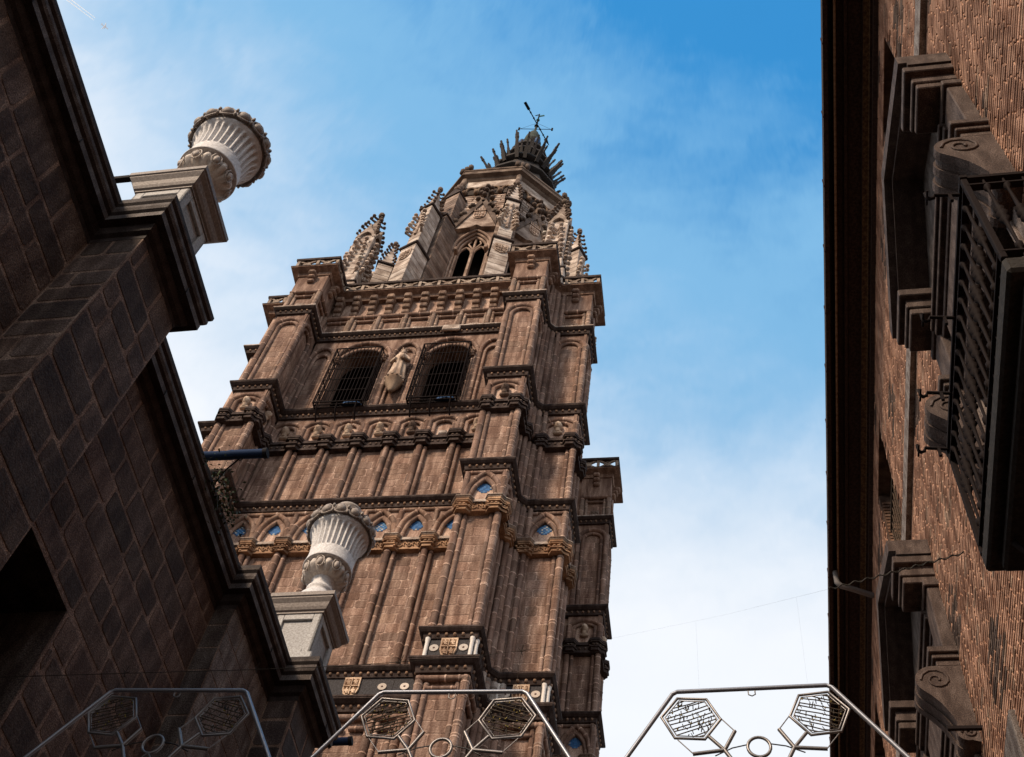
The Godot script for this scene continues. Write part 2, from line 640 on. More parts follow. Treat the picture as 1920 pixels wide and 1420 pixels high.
func plan(extra := 0.0) -> Array:
	var p := []
	for k in 4:
		for q: Array in [[-7.0, 7.4], [-7.0, 9.2], [-5.25, 9.2], [-5.25, 7.45], [5.25, 7.45], [5.25, 9.2], [7.0, 9.2], [7.0, 7.4]]:
			var back: float = 6.9 if k == 1 and q[1] < 7.5 and absf(q[0]) < 6.0 else q[1]
			var w := Basis(UPV, PI / 2 * k) * Vector3(q[0], 0, back)
			p.append(Vector2(w.x, w.z))
	return p

func colonnette(deg: float, u: float, o: float, y0: float, y1: float, r: float, col := DRUM, ring := MORTAR, called := "colonnette") -> void:
	var b := fresh(face(deg))
	roll(b, [Vector3(u, y0, o), Vector3(u, y1, o)], r, 0.62, col, ring, 10 if r > 0.11 else 8)
	part(called, b, M.tower_stone, tower)

func moulding(deg: float, pts: Array, r: float, col := DRUM) -> void:
	var b := fresh(face(deg))
	roll(b, pts, r, 0.6, col, MORTAR, 8)
	part("arch_moulding", b, M.tower_stone, tower)

func edge_pair(deg: float, u0: float, u1: float, o: float, y0: float, y1: float, col := DRUM) -> void:
	colonnette(deg, u0 + 0.10, o - 0.10, y0, y1, 0.145, col)
	colonnette(deg, u0 + 0.35, o - 0.15, y0, y1, 0.095, col)
	colonnette(deg, u1 - 0.10, o - 0.10, y0, y1, 0.145, col)
	colonnette(deg, u1 - 0.35, o - 0.15, y0, y1, 0.095, col)

func stones(deg: float, u0: float, u1: float, y0: float, y1: float, o: float, keep = null) -> void:
	lay(tower_stones, Transform3D(tower.transform * face(deg)), u0, u1, y0, y1, o, 0.47, 0.80, 0.034, 0.014, 0.014, 0.06, STONE, 0.20, keep)

func slab(deg: float, p: PackedVector2Array, o0: float, o1: float, col: Color) -> void:
	var b := fresh(face(deg))
	b.prism(p, o0, o1, col)
	part("spandrel", b, M.tower_stone, tower)

func collar(b: MB, deg: float, u: float, o: float, y0: float, y1: float, w: float, d: float, col: Color, beads: Color) -> void:
	b.t = face(deg)
	var h := y1 - y0
	for l: Array in [[0.0, 0.25, 0.80], [0.25, 0.34, 1.0], [0.34, 0.68, 0.74], [0.68, 0.80, 1.0], [0.80, 1.0, 1.08]]:
		var k: float = l[2]
		var p := PackedVector2Array([Vector2(u - w * k, o), Vector2(u - w * 0.55 * k, o + d * k), Vector2(u + w * 0.55 * k, o + d * k), Vector2(u + w * k, o)])
		var ya: float = y0 + h * l[0]
		var yb: float = y0 + h * l[1]
		var ring := []
		for v: Vector2 in p:
			ring.append(v)
		for i in 3:
			var a: Vector2 = ring[i]
			var c: Vector2 = ring[i + 1]
			b.quad(Vector3(a.x, ya, a.y), Vector3(c.x, ya, c.y), Vector3(c.x, yb, c.y), Vector3(a.x, yb, a.y), col)
		for yy: float in [ya, yb]:
			var q := []
			for v: Vector2 in ring:
				q.append(Vector3(v.x, yy, v.y))
			b.poly(q, Vector3(0, -1 if yy == ya else 1, 0), col)
	for s: Array in [[-0.62, 0.42], [-0.2, 0.78], [0.2, 0.78], [0.62, 0.42]]:
		b.ball(Vector3(u + s[0] * w, y0 + h * 0.5, o + s[1] * d), Vector3(0.075, 0.075, 0.075), 6, beads)

func band(b: MB, deg: float, u0: float, u1: float, o: float, y0: float, y1: float, col: Color, beads: Color, d := 0.12) -> void:
	b.t = face(deg)
	var h := y1 - y0
	b.box(Vector3(u0, y0, o - 0.25), Vector3(u1, y0 + h * 0.2, o + d), col)
	b.box(Vector3(u0, y0 + h * 0.2, o - 0.25), Vector3(u1, y0 + h * 0.74, o + d * 0.4), col)
	b.box(Vector3(u0, y0 + h * 0.74, o - 0.25), Vector3(u1, y1, o + d * 1.25), col)
	var k := int((u1 - u0) / 0.26)
	for i in k:
		b.ball(Vector3(u0 + (u1 - u0) * (i + 0.5) / k, y0 + h * 0.47, o + d * 0.45), Vector3(0.075, 0.08, 0.06), 6, beads)

func roundel(deg: float, u: float, y: float, o: float, r: float) -> void:
	var b := fresh(face(deg))
	var blue := Color(0.045, 0.15, 0.36)
	var sky := Color(0.13, 0.30, 0.52)
	b.box(Vector3(u - r * 0.2, y - r * 0.2, o), Vector3(u + r * 0.2, y + r * 0.2, o + 0.03), blue)
	var star := rng.randf() < 0.5
	var n := 7
	for i in n:
		for j in n:
			var x := (i - 3) * r * 0.3
			var z := (j - 3) * r * 0.3
			if Vector2(x, z).length() > r * 0.98:
				continue
			var c := blue if (i + j) % 2 == 0 or (star and (i == 2 or j == 2 or i == 4 or j == 4)) else (Color(0.42, 0.44, 0.42) if rng.randf() < 0.35 else sky)
			b.box(Vector3(u + x - r * 0.14, y + z - r * 0.14, o), Vector3(u + x + r * 0.14, y + z + r * 0.14, o + 0.02), tone(c, 0.3))
	part("blue_tile_roundel", b, M.plain, tower)

func bust(deg: float, u: float, y: float, o: float, r: float, light: bool) -> void:
	var b := fresh(face(deg))
	head_carving(b, Vector3(u, y, o + r * 0.5), r, Color(0.85, 0.68, 0.52) if light else Color(0.22, 0.16, 0.125))
	part("carved_head", b, M.pale_stone, tower)

# one narrow side of a buttress, all its storeys
func buttress_side(deg: float, u0: float, u1: float, o: float, wide: bool) -> void:
	var uc := (u0 + u1) * 0.5
	var hw := (u1 - u0) * 0.5
	var iw := hw - 0.35
	var so := fresh()
	# crown storey: a framed panel with a small shield, and the corbels above
	edge_pair(deg, u0, u1, o, 56.4, 58.5, Color(0.40, 0.30, 0.235))
	moulding(deg, [Vector3(u0, 58.5, o - 0.06), Vector3(u1, 58.5, o - 0.06)], 0.13)
	moulding(deg, [Vector3(uc - iw, 58.12, o - 0.12), Vector3(uc + iw, 58.12, o - 0.12)], 0.09)
	stones(deg, uc - iw, uc + iw, 56.4, 58.0, o - 0.2)
	var sh := fresh(face(deg))
	shield(sh, uc, 56.75, 57.3, o - 0.16, 0.24, PALE, Color(0.3, 0.22, 0.16))
	part("carved_shield", sh, M.pale_stone, tower)
	slab(deg, PackedVector2Array([Vector2(u0, 58.6), Vector2(u1, 58.6), Vector2(u1, 60.4), Vector2(u0, 60.4)]), o - 0.2, o - 0.02, STONE)
	var cb := fresh(face(deg))
	for k in 3:
		var e := 0.18 + 0.13 * k
		cb.box(Vector3(uc - 0.2, 59.5 + k * 0.3, o - 0.1), Vector3(uc + 0.2, 59.8 + k * 0.3, o + e), tone(TRIM, 0.2), 0.07)
	part("corbel", cb, M.tower_stone, tower)
	# tall round-headed panel
	stones(deg, uc - iw, uc + iw, 48.85, 55.2, o - 0.2)
	slab(deg, with_arch("round", u0, u1, 54.6, 55.95, uc, iw, 54.65, iw), o - 0.2, o - 0.06, STONE)
	moulding(deg, arch("round", uc, hw - 0.10, 48.8, 54.65, hw - 0.10, o - 0.08), 0.145)
	moulding(deg, arch("round", uc, iw, 48.8, 54.65, iw, o - 0.12), 0.095)
	# little storey with a head in a niche
	slab(deg, with_arch("seg", u0, u1, 46.25, 48.35, uc, iw, 47.5, 0.28), o - 0.2, o - 0.06, STONE)
	moulding(deg, arch("seg", uc, hw - 0.10, 46.2, 47.62, 0.34, o - 0.08), 0.14)
	moulding(deg, arch("seg", uc, iw, 46.2, 47.5, 0.28, o - 0.12), 0.09)
	bust(deg, uc, 47.38, o - 0.15, 0.23, rng.randf() < 0.75)
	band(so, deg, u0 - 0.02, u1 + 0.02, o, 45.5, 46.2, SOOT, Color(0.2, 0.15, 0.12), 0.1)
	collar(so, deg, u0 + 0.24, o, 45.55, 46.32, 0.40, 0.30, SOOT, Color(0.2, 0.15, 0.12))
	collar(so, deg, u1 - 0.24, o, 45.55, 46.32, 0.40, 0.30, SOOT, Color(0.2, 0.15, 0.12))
	# plain tall panel
	edge_pair(deg, u0, u1, o, 41.4, 45.6)
	stones(deg, uc - iw, uc + iw, 41.4, 45.5, o - 0.2)
	# pointed arch with blue tiles
	slab(deg, with_arch("point", u0, u1, 38.75, 40.95, uc, iw, 39.3, 1.08), o - 0.2, o - 0.06, STONE)
	moulding(deg, arch("point", uc, hw - 0.16, 38.7, 39.3, 1.5, o - 0.06), 0.12)
	moulding(deg, arch("point", uc, iw, 38.7, 39.3, 1.08, o - 0.1), 0.09)
	moulding(deg, [Vector3(u0, 40.8, o - 0.05), Vector3(u1, 40.8, o - 0.05)], 0.1)
	moulding(deg, [Vector3(u0 + 0.1, 38.8, o - 0.06), Vector3(u0 + 0.1, 40.8, o - 0.06)], 0.12)
	moulding(deg, [Vector3(u1 - 0.1, 38.8, o - 0.06), Vector3(u1 - 0.1, 40.8, o - 0.06)], 0.12)
	roundel(deg, uc, 39.92, o - 0.2, 0.29)
	# gilded-looking carved frieze
	frieze(deg, u0, u1, o, [u0 + 0.24, u1 - 0.24])
	# lower tall panel
	edge_pair(deg, u0, u1, o, 31.4, 38.2)
	stones(deg, uc - iw, uc + iw, 31.4, 38.1, o - 0.2)
	# slate band
	slate(deg, u0, u1, o, [uc] if wide else [], [uc - hw * 0.58, uc + hw * 0.58])
	# panel below
	edge_pair(deg, u0, u1, o, 18.0, 29.3)
	moulding(deg, [Vector3(u0, 29.2, o - 0.05), Vector3(u1, 29.2, o - 0.05)], 0.12)
	moulding(deg, [Vector3(uc - iw, 28.8, o - 0.1), Vector3(uc + iw, 28.8, o - 0.1)], 0.09)
	stones(deg, uc - iw, uc + iw, 22.0, 28.7, o - 0.2)
	part("collar_band", so, M.tower_stone, tower)

func frieze(deg: float, u0: float, u1: float, o: float, caps: Array) -> void:
	var b := fresh(face(deg))
	b.box(Vector3(u0, 38.12, o - 0.2), Vector3(u1, 38.62, o + 0.05), GOLD)
	b.box(Vector3(u0, 38.62, o - 0.2), Vector3(u1, 38.76, o + 0.14), Color(0.70, 0.60, 0.51))
	var n := int((u1 - u0) / 0.19)
	for i in n:
		var u := u0 + (u1 - u0) * (i + 0.5) / n
		var up := 1.0 if i % 2 == 0 else -1.0
		var p := []
		for k in 7:
			var a := PI * 1.5 * k / 6.0
			p.append(Vector3(u + cos(a) * 0.085 * (1.0 - k * 0.09), 38.36 + up * sin(a) * 0.14 * (1.0 - k * 0.08), o + 0.07))
		b.tube(p, [0.035], [tone(GOLD, 0.3)], 5)
		if i % 3 == 0:
			b.ball(Vector3(u, 38.54, o + 0.07), Vector3(0.05, 0.05, 0.05), 6, tone(GOLD, 0.3))
		b.box(Vector3(u - 0.05, 38.56, o), Vector3(u + 0.05, 38.62, o + 0.14), SOOT)
	for uc: float in caps:
		collar(b, deg, uc, o, 38.05, 38.64, 0.42, 0.30, tone(GOLD, 0.15), tone(GOLD, 0.4))
		for k in 8:
			b.ball(Vector3(uc + rng.randf_range(-0.3, 0.3), 38.12 + rng.randf() * 0.42, o + 0.24), Vector3(0.06, 0.05, 0.05), 6, tone(GOLD, 0.5))
		collar(b, deg, uc, o, 38.62, 38.80, 0.48, 0.34, Color(0.72, 0.62, 0.53), SOOT)
	part("carved_frieze", b, M.pale_stone, tower)

func slate(deg: float, u0: float, u1: float, o: float, shields: Array, discs: Array) -> void:
	var b := fresh(face(deg))
	b.box(Vector3(u0 + 0.18, 29.9, o - 0.24), Vector3(u1 - 0.18, 31.02, o), Color(0.055, 0.053, 0.058))
	part("slate_panel", b, M.dark_stone, tower)
	for u: float in [u0 + 0.1, u1 - 0.1]:
		var w := fresh(face(deg))
		w.lathe(Vector3(u, 0, o + 0.03), [Vector2(0.085, 29.9), Vector2(0.075, 29.98), Vector2(0.07, 30.86), Vector2(0.09, 30.9), Vector2(0.095, 31.02)], 10, Color(0.80, 0.75, 0.69))
		part("white_colonnette", w, M.marble, tower)
	for u: float in shields:
		var s := fresh(face(deg))
		shield(s, u, 30.08, 31.0, o, 0.29, Color(0.92, 0.70, 0.50), Color(0.34, 0.2, 0.11))
		part("carved_shield", s, M.pale_stone, tower)
	for u: float in discs:
		var d := fresh(face(deg))
		var c := tone(Color(0.66, 0.58, 0.50), 0.25)
		var ring := PackedVector2Array()
		for k in 16:
			ring.append(Vector2(u + cos(TAU * k / 16) * 0.16, 30.58 + sin(TAU * k / 16) * 0.16))
		d.prism(ring, o, o + 0.03, c)
		d.ball(Vector3(u, 30.58, o + 0.02), Vector3(0.05, 0.05, 0.03), 8, Color(0.12, 0.06, 0.05))
		part("disc_inlay", d, M.marble, tower)

func bay(deg: float, full: bool) -> void:
	var o := 7.45 if full else 6.9
	var so := fresh()
	var uu := 5.25
	# row of framed panels under the corbels
	for i in 7:
		var uc := (i - 3) * MODULE
		var a := maxf(uc - 0.62, -uu)
		var z := minf(uc + 0.62, uu)
		if full:
			moulding(deg, [Vector3(a, 58.1, o - 0.12), Vector3(z, 58.1, o - 0.12)], 0.10)
			stones(deg, a, z, 56.4, 58.0, o - 0.2)
		if i % 2 == 1 and full:
			var sh := fresh(face(deg))
			shield(sh, uc, 56.6, 57.2, o - 0.16, 0.27, PALE, Color(0.3, 0.22, 0.16))
			part("carved_shield", sh, M.pale_stone, tower)
	moulding(deg, [Vector3(-uu, 58.45, o - 0.05), Vector3(uu, 58.45, o - 0.05)], 0.15)
	for i in 6:
		var u := (i - 2.5) * MODULE
		for k in 3:
			colonnette(deg, u + (k - 1) * 0.2, o - (0.03 if k == 1 else 0.12), 56.4, 58.45, 0.115 if k == 1 else 0.085, Color(0.46, 0.36, 0.29) if (i + k) % 2 == 0 else Color(0.33, 0.245, 0.19))
	# corbels carrying the balcony, dark gaps between
	for i in (11 if full else 0):
		var u := (i - 5) * 0.975
		var cb := fresh(face(deg))
		for k in 4:
			cb.box(Vector3(u - 0.21, 58.75 + k * 0.42, o - 0.2), Vector3(u + 0.21, 59.15 + k * 0.42, o + 0.02 + 0.12 * k), tone(Color(0.36, 0.26, 0.195), 0.25), 0.055)
		part("corbel", cb, M.tower_stone, tower)
	# belfry storey
	if full:
		belfry(deg, o)
	# heads in niches
	for i in 7:
		var uc := (i - 3) * MODULE
		var a := maxf(uc - MODULE * 0.5, -uu)
		var z := minf(uc + MODULE * 0.5, uu)
		slab(deg, with_arch("seg", a, z, 46.25, 48.35, uc, 0.47, 47.45, 0.28), o - 0.2, o - 0.06, STONE)
		moulding(deg, arch("seg", uc, 0.68, 46.2, 47.6, 0.34, o - 0.06), 0.12)
		moulding(deg, arch("seg", uc, 0.45, 46.2, 47.45, 0.27, o - 0.11), 0.085)
		if i != 5 or not full:
			bust(deg, uc + rng.randf_range(-0.04, 0.04), 47.33, o - 0.15, 0.235, i != 4)
		elif full:
			var hb := fresh(face(deg))
			hb.box(Vector3(uc - 0.2, 46.55, o - 0.2), Vector3(uc + 0.22, 46.85, o - 0.02), Color(0.7, 0.62, 0.55), 0.06)
			part("broken_corbel", hb, M.pale_stone, tower)
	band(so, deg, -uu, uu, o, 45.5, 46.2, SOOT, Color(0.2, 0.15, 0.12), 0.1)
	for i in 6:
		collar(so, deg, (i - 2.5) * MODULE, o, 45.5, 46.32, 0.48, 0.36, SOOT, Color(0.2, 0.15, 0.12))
	# tall panels between triple shafts, twice
	for st: Array in [[41.4, 45.6], [31.4, 38.2]]:
		for i in 6:
			var u := (i - 2.5) * MODULE
			colonnette(deg, u - 0.07, o + 0.02, st[0], st[1], 0.135)
			colonnette(deg, u + 0.17, o - 0.08, st[0], st[1], 0.095)
			colonnette(deg, u - 0.27, o - 0.12, st[0], st[1], 0.07)
		for i in 7:
			var uc := (i - 3) * MODULE
			stones(deg, maxf(uc - 0.56, -uu + 0.05), minf(uc + 0.56, uu - 0.05), st[0], st[1] - 0.1, o - 0.2)
		colonnette(deg, -uu + 0.12, o - 0.1, st[0], st[1], 0.1)
		colonnette(deg, uu - 0.12, o - 0.1, st[0], st[1], 0.1)
	# pointed arches with tiles
	for i in 7:
		var uc := (i - 3) * MODULE
		var a := maxf(uc - MODULE * 0.5, -uu)
		var z := minf(uc + MODULE * 0.5, uu)
		slab(deg, with_arch("point", a, z, 38.75, 40.95, uc, 0.49, 39.3, 1.1), o - 0.2, o - 0.06, STONE)
		moulding(deg, arch("point", uc, 0.72, 38.7, 39.3, 1.42, o - 0.05), 0.125, TRIM)
		moulding(deg, arch("point", uc, 0.47, 38.7, 39.3, 1.08, o - 0.1), 0.09, TRIM)
		roundel(deg, uc, 39.92, o - 0.2, 0.29)
		if i < 6:
			moulding(deg, [Vector3(uc + MODULE * 0.5, 39.6, o - 0.04), Vector3(uc + MODULE * 0.5, 40.8, o - 0.04)], 0.11, TRIM)
	moulding(deg, [Vector3(-uu, 40.8, o - 0.05), Vector3(uu, 40.8, o - 0.05)], 0.11, TRIM)
	var caps := []
	for i in 6:
		caps.append((i - 2.5) * MODULE)
	frieze(deg, -uu, uu, o, caps)
	slate(deg, -uu, uu, o, [-2.4, 2.4], [-4.3, -3.3, -1.4, -0.5, 0.5, 1.4, 3.5, 4.3])
	moulding(deg, [Vector3(-uu, 29.2, o - 0.05), Vector3(uu, 29.2, o - 0.05)], 0.13)
	for i in 4:
		var u := (i - 1.5) * 2.6
		edge_pair(deg, u - 0.6, u + 0.6, o, 18.0, 29.1)
		moulding(deg, [Vector3(u - 1.2, 28.75, o - 0.1), Vector3(u + 1.2, 28.75, o - 0.1)], 0.1)
	stones(deg, -5.1, 5.1, 23.0, 28.7, o - 0.2)
	part("collar_band", so, M.tower_stone, tower)

func belfry(deg: float, o: float) -> void:
	var b := fresh(face(deg))
	# wall with two open windows
	for s: float in [-1.0, 1.0]:
		var uc := s * MODULE * 1.5
		b.prism(with_arch("round", minf(s * 0.76, s * 3.81), maxf(s * 0.76, s * 3.81), 48.8, 55.95, uc, 1.24, 53.7, 1.15), o - 1.0, o - 0.08, STONE)
		b.prism(with_arch("round", minf(s * 3.81, s * 5.25), maxf(s * 3.81, s * 5.25), 48.8, 55.95, s * 4.52, 0.42, 54.0, 0.55), o - 0.2, o - 0.08, STONE)
		b.box(Vector3(minf(s * 3.81, s * 5.25), 48.8, o - 1.0), Vector3(maxf(s * 3.81, s * 5.25), 55.95, o - 0.2), MORTAR)
	b.prism(with_arch("round", -0.76, 0.76, 48.8, 55.95, 0.0, 0.44, 54.0, 0.6), o - 0.2, o - 0.08, STONE)
	b.box(Vector3(-0.76, 48.8, o - 1.0), Vector3(0.76, 55.95, o - 0.2), MORTAR)
	part("belfry_wall", b, M.tower_stone, tower)
	# bell chamber behind
	var r := fresh(face(deg))
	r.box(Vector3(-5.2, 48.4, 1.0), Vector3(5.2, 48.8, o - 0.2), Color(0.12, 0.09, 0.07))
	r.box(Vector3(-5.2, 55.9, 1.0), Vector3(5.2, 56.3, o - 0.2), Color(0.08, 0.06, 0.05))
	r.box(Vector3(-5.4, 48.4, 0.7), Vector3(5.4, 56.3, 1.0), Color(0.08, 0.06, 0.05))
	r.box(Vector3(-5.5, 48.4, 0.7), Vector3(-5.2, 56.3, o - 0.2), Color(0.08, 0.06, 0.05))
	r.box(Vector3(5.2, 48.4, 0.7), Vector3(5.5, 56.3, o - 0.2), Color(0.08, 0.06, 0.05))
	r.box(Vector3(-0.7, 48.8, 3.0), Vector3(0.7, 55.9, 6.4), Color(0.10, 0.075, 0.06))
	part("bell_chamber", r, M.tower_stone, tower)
	for s: float in [-1.0, 1.0]:
		var uc := s * MODULE * 1.5
		moulding(deg, arch("round", uc, 1.45, 48.8, 53.85, 1.6, o - 0.02, 18), 0.13)
		moulding(deg, arch("round", uc, 1.25, 48.8, 53.7, 1.16, o - 0.08, 18), 0.10)
		var e := s * 4.52
		moulding(deg, arch("round", e, 0.64, 48.8, 53.95, 1.15, o - 0.02, 14), 0.11)
		moulding(deg, arch("round", e, 0.42, 48.8, 53.95, 0.6, o - 0.1, 12), 0.085)
		stones(deg, e - 0.4, e + 0.4, 48.85, 54.4, o - 0.2)
		stones(deg, minf(s * 0.8, s * 5.2), maxf(s * 0.8, s * 5.2), 55.5, 55.95, o - 0.1)
		for u: float in [uc - 1.24, uc + 1.24]:
			var c := fresh()
			collar(c, deg, u, o - 0.06, 53.4, 53.85, 0.26, 0.26, TRIM, DRUM)
			part("capital", c, M.tower_stone, tower)
		cage(deg, uc, o)
	moulding(deg, arch("round", 0.0, 0.66, 48.8, 53.95, 1.2, o - 0.02, 14), 0.12)
	moulding(deg, arch("round", 0.0, 0.43, 48.8, 53.95, 0.75, o - 0.1, 14), 0.085)
	stones(deg, -0.4, 0.4, 48.85, 54.5, o - 0.2)
	statue(deg, o)

func cage(deg: float, uc: float, o: float) -> void:
	var b := fresh(face(deg))
	var ir := Color(0.012, 0.009, 0.008)
	var x0 := uc - 1.2
	var x1 := uc + 1.2
	var z1 := o + 0.62
	var y0 := 48.75
	var y1 := 53.9
	var n := 13
	for i in n + 1:
		var u := lerpf(x0, x1, float(i) / n)
		b.tube([Vector3(u, y0, z1), Vector3(u, y1, z1)], [0.02 if i % n else 0.035], [ir], 5)
	for i in 4:
		var z := lerpf(o - 0.05, z1, (i + 0.3) / 4.0)
		for u: float in [x0, x1]:
			b.tube([Vector3(u, y0, z), Vector3(u, y1, z)], [0.026], [ir], 5)
	for j in 6:
		var y := lerpf(y0, y1, j / 5.0)
		var w := 0.05 if j % 5 == 0 else 0.035
		b.bar(Vector3(x0, y, z1), Vector3(x1, y, z1), w, w, UPV, ir)
		for u: float in [x0, x1]:
			b.bar(Vector3(u, y, o - 0.1), Vector3(u, y, z1), w, w, UPV, ir)
	for i in 4:
		b.bar(Vector3(x0, y0, lerpf(o, z1, i / 4.0)), Vector3(x1, y0, lerpf(o, z1, i / 4.0)), 0.05, 0.04, UPV, ir)
	for u: float in [x0 + 0.25, uc, x1 - 0.25]:      # stays under the cage
		b.tube([Vector3(u, y0, z1 - 0.05), Vector3(u, y0 - 0.5, z1 - 0.12), Vector3(u, y0 - 0.9, o + 0.1)], [0.045], [ir], 5)
	part("window_grille", b, M.iron, tower)

func statue(deg: float, o: float) -> void:
	var cream := Color(0.86, 0.70, 0.55)
	var b := fresh(face(deg))
	var zc := o + 0.26
	b.lathe(Vector3(0, 0, zc), [Vector2(0.02, 49.98), Vector2(0.12, 50.0), Vector2(0.13, 50.1), Vector2(0.42, 50.75), Vector2(0.43, 50.85), Vector2(0.47, 50.9), Vector2(0.46, 51.05), Vector2(0.38, 51.1), Vector2(0.0, 51.12)], 8, Color(0.52, 0.39, 0.28))
	for k in 12:
		var a := TAU * k / 12
		b.ball(Vector3(cos(a) * 0.45, 50.97, zc + sin(a) * 0.45), Vector3(0.07, 0.07, 0.07), 6, cream)
	part("statue_corbel", b, M.pale_stone, tower)
	var s := fresh(face(deg))
	var prof := []
	var rr := [[0.40, 51.12], [0.42, 51.3], [0.37, 51.7], [0.34, 52.2], [0.31, 52.55], [0.33, 52.85], [0.37, 53.1], [0.33, 53.28], [0.16, 53.38], [0.11, 53.46]]
	for q: Array in rr:
		prof.append(Vector2(q[0], q[1]))
	var folds := func(i: int, a: float, r: float) -> float:
		var k := 1.0 - float(i) / 9.0
		return r * (1.0 + 0.20 * k * cos(a * 8.0 + i * 0.22) + 0.05 * cos(a * 4.0)) * (1.0 - 0.12 * absf(sin(a)))
	s.lathe(Vector3(0, 0, zc), prof, 36, cream, folds)
	s.tube([Vector3(-0.33, 53.1, zc), Vector3(-0.42, 52.7, zc + 0.1), Vector3(-0.12, 52.55, zc + 0.38)], [0.13, 0.11, 0.08], [cream], 8)
	s.tube([Vector3(0.33, 53.1, zc), Vector3(0.43, 52.75, zc + 0.08), Vector3(0.2, 52.7, zc + 0.36)], [0.13, 0.11, 0.08], [cream], 8)
	s.ball(Vector3(0.14, 52.85, zc + 0.34), Vector3(0.13, 0.24, 0.12), 10, cream)
	s.ball(Vector3(0.14, 53.15, zc + 0.36), Vector3(0.1, 0.11, 0.1), 8, cream)
	head_carving(s, Vector3(0, 53.68, zc + 0.02), 0.2, cream, true)
	part("statue", s, M.pale_stone, tower)

func cornice(y0: float, y1: float, out: float, col: Color, lip: Color, beads: bool) -> void:
	var b := fresh(face(0))
	var h := y1 - y0
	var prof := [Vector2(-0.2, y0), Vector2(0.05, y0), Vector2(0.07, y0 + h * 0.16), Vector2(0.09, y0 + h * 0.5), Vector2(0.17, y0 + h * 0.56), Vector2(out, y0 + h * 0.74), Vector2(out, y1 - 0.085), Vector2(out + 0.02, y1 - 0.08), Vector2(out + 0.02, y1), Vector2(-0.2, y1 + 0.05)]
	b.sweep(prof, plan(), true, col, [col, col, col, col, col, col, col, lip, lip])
	if beads:
		var p := plan()
		for i in p.size():
			var a: Vector2 = p[i]
			var z: Vector2 = p[(i + 1) % p.size()]
			var d := (z - a).normalized()
			var out2 := Vector2(-d.y, d.x)
			var mid := (a + z) * 0.5
			if out2.y < -0.5 or mid.y < -9.3 or (out2.x < -0.5 and mid.x < -6.0):
				continue
			var k := int((z - a).length() / 0.27)
			for j in k:
				var w := a + (z - a) * (j + 0.5) / k + out2 * 0.09
				b.ball(Vector3(w.x, y0 + h * 0.34, w.y), Vector3(0.07, 0.085, 0.07), 6, tone(Color(0.36, 0.25, 0.175), 0.35))
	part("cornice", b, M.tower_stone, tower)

func make_tower() -> void:
	tower = thing("cathedral_tower", Transform3D(Basis(), TOWER_AT), "tall brown stone Gothic cathedral tower with spiked spire", "tower")
	# core
	var core := fresh(face(0))
	var p := plan()
	core.sweep([Vector2(-0.2, -1.88), Vector2(-0.2, 48.6)], p, true, MORTAR)
	core.sweep([Vector2(-0.2, 55.9), Vector2(-0.2, 60.6)], p, true, MORTAR)
	var open := []
	for i in p.size():
		open.append(p[(i + 4) % p.size()])      # starts right of the front bay, ends left of it
	core.sweep([Vector2(-0.2, 48.6), Vector2(-0.2, 55.9)], open, false, MORTAR)
	var floor_ := PackedVector2Array()
	for q: Vector2 in p:
		floor_.append(q)
	var ix := Geometry2D.triangulate_polygon(floor_)
	for i in range(0, ix.size(), 3):
		var w := []
		for k in 3:
			w.append(Vector3(floor_[ix[i + k]].x, 60.75, floor_[ix[i + k]].y))
		core.poly(w, UPV, Color(0.3, 0.24, 0.2))
	part("core_wall", core, M.tower_stone, tower)
	# string courses and cornices round the whole tower
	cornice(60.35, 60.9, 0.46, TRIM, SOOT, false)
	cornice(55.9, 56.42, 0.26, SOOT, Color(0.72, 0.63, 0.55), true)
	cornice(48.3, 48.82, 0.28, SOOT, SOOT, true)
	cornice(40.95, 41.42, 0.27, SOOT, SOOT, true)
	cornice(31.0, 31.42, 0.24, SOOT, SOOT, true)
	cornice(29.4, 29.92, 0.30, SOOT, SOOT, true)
	bay(0, true)
	var rep := fresh(face(0))
	rep.box(Vector3(1.6, 55.95, 7.6), Vector3(2.55, 56.46, 7.76), Color(0.80, 0.71, 0.62), 0.05)
	part("repaired_cornice_stone", rep, M.pale_stone, tower)
	buttress_side(0, 5.25, 7.0, 9.2, true)
	buttress_side(0, -7.0, -5.25, 9.2, true)
	buttress_side(0, 7.4, 9.2, 7.0, true)
	buttress_side(0, 7.45, 9.2, -5.25, false)
	buttress_side(90, -9.2, -7.45, -5.25, false)
	buttress_side(90, -9.2, -7.4, 7.0, false)
	buttress_side(90, -7.0, -5.25, 9.2, false)
	buttress_side(90, 5.25, 7.0, 9.2, false)
	bay(90, false)
	# shafts in the re-entrant corner
	for q: Array in [[7.12, 7.30, 0.15], [7.34, 7.10, 0.15], [7.05, 7.62, 0.11], [7.66, 7.04, 0.11]]:
		for st: Array in [[18.0, 29.3], [29.9, 31.0], [31.4, 38.2], [38.7, 41.0], [41.4, 45.6], [46.2, 48.4], [48.8, 56.0], [56.4, 60.4]]:
			colonnette(0, q[0], q[1], st[0], st[1], q[2], Color(0.58, 0.53, 0.47) if st[0] == 29.9 else DRUM)
	balustrade()
	octagon()
	set_stones(tower_stones, tower, tower.transform, "stone_block", M.tower_stone)

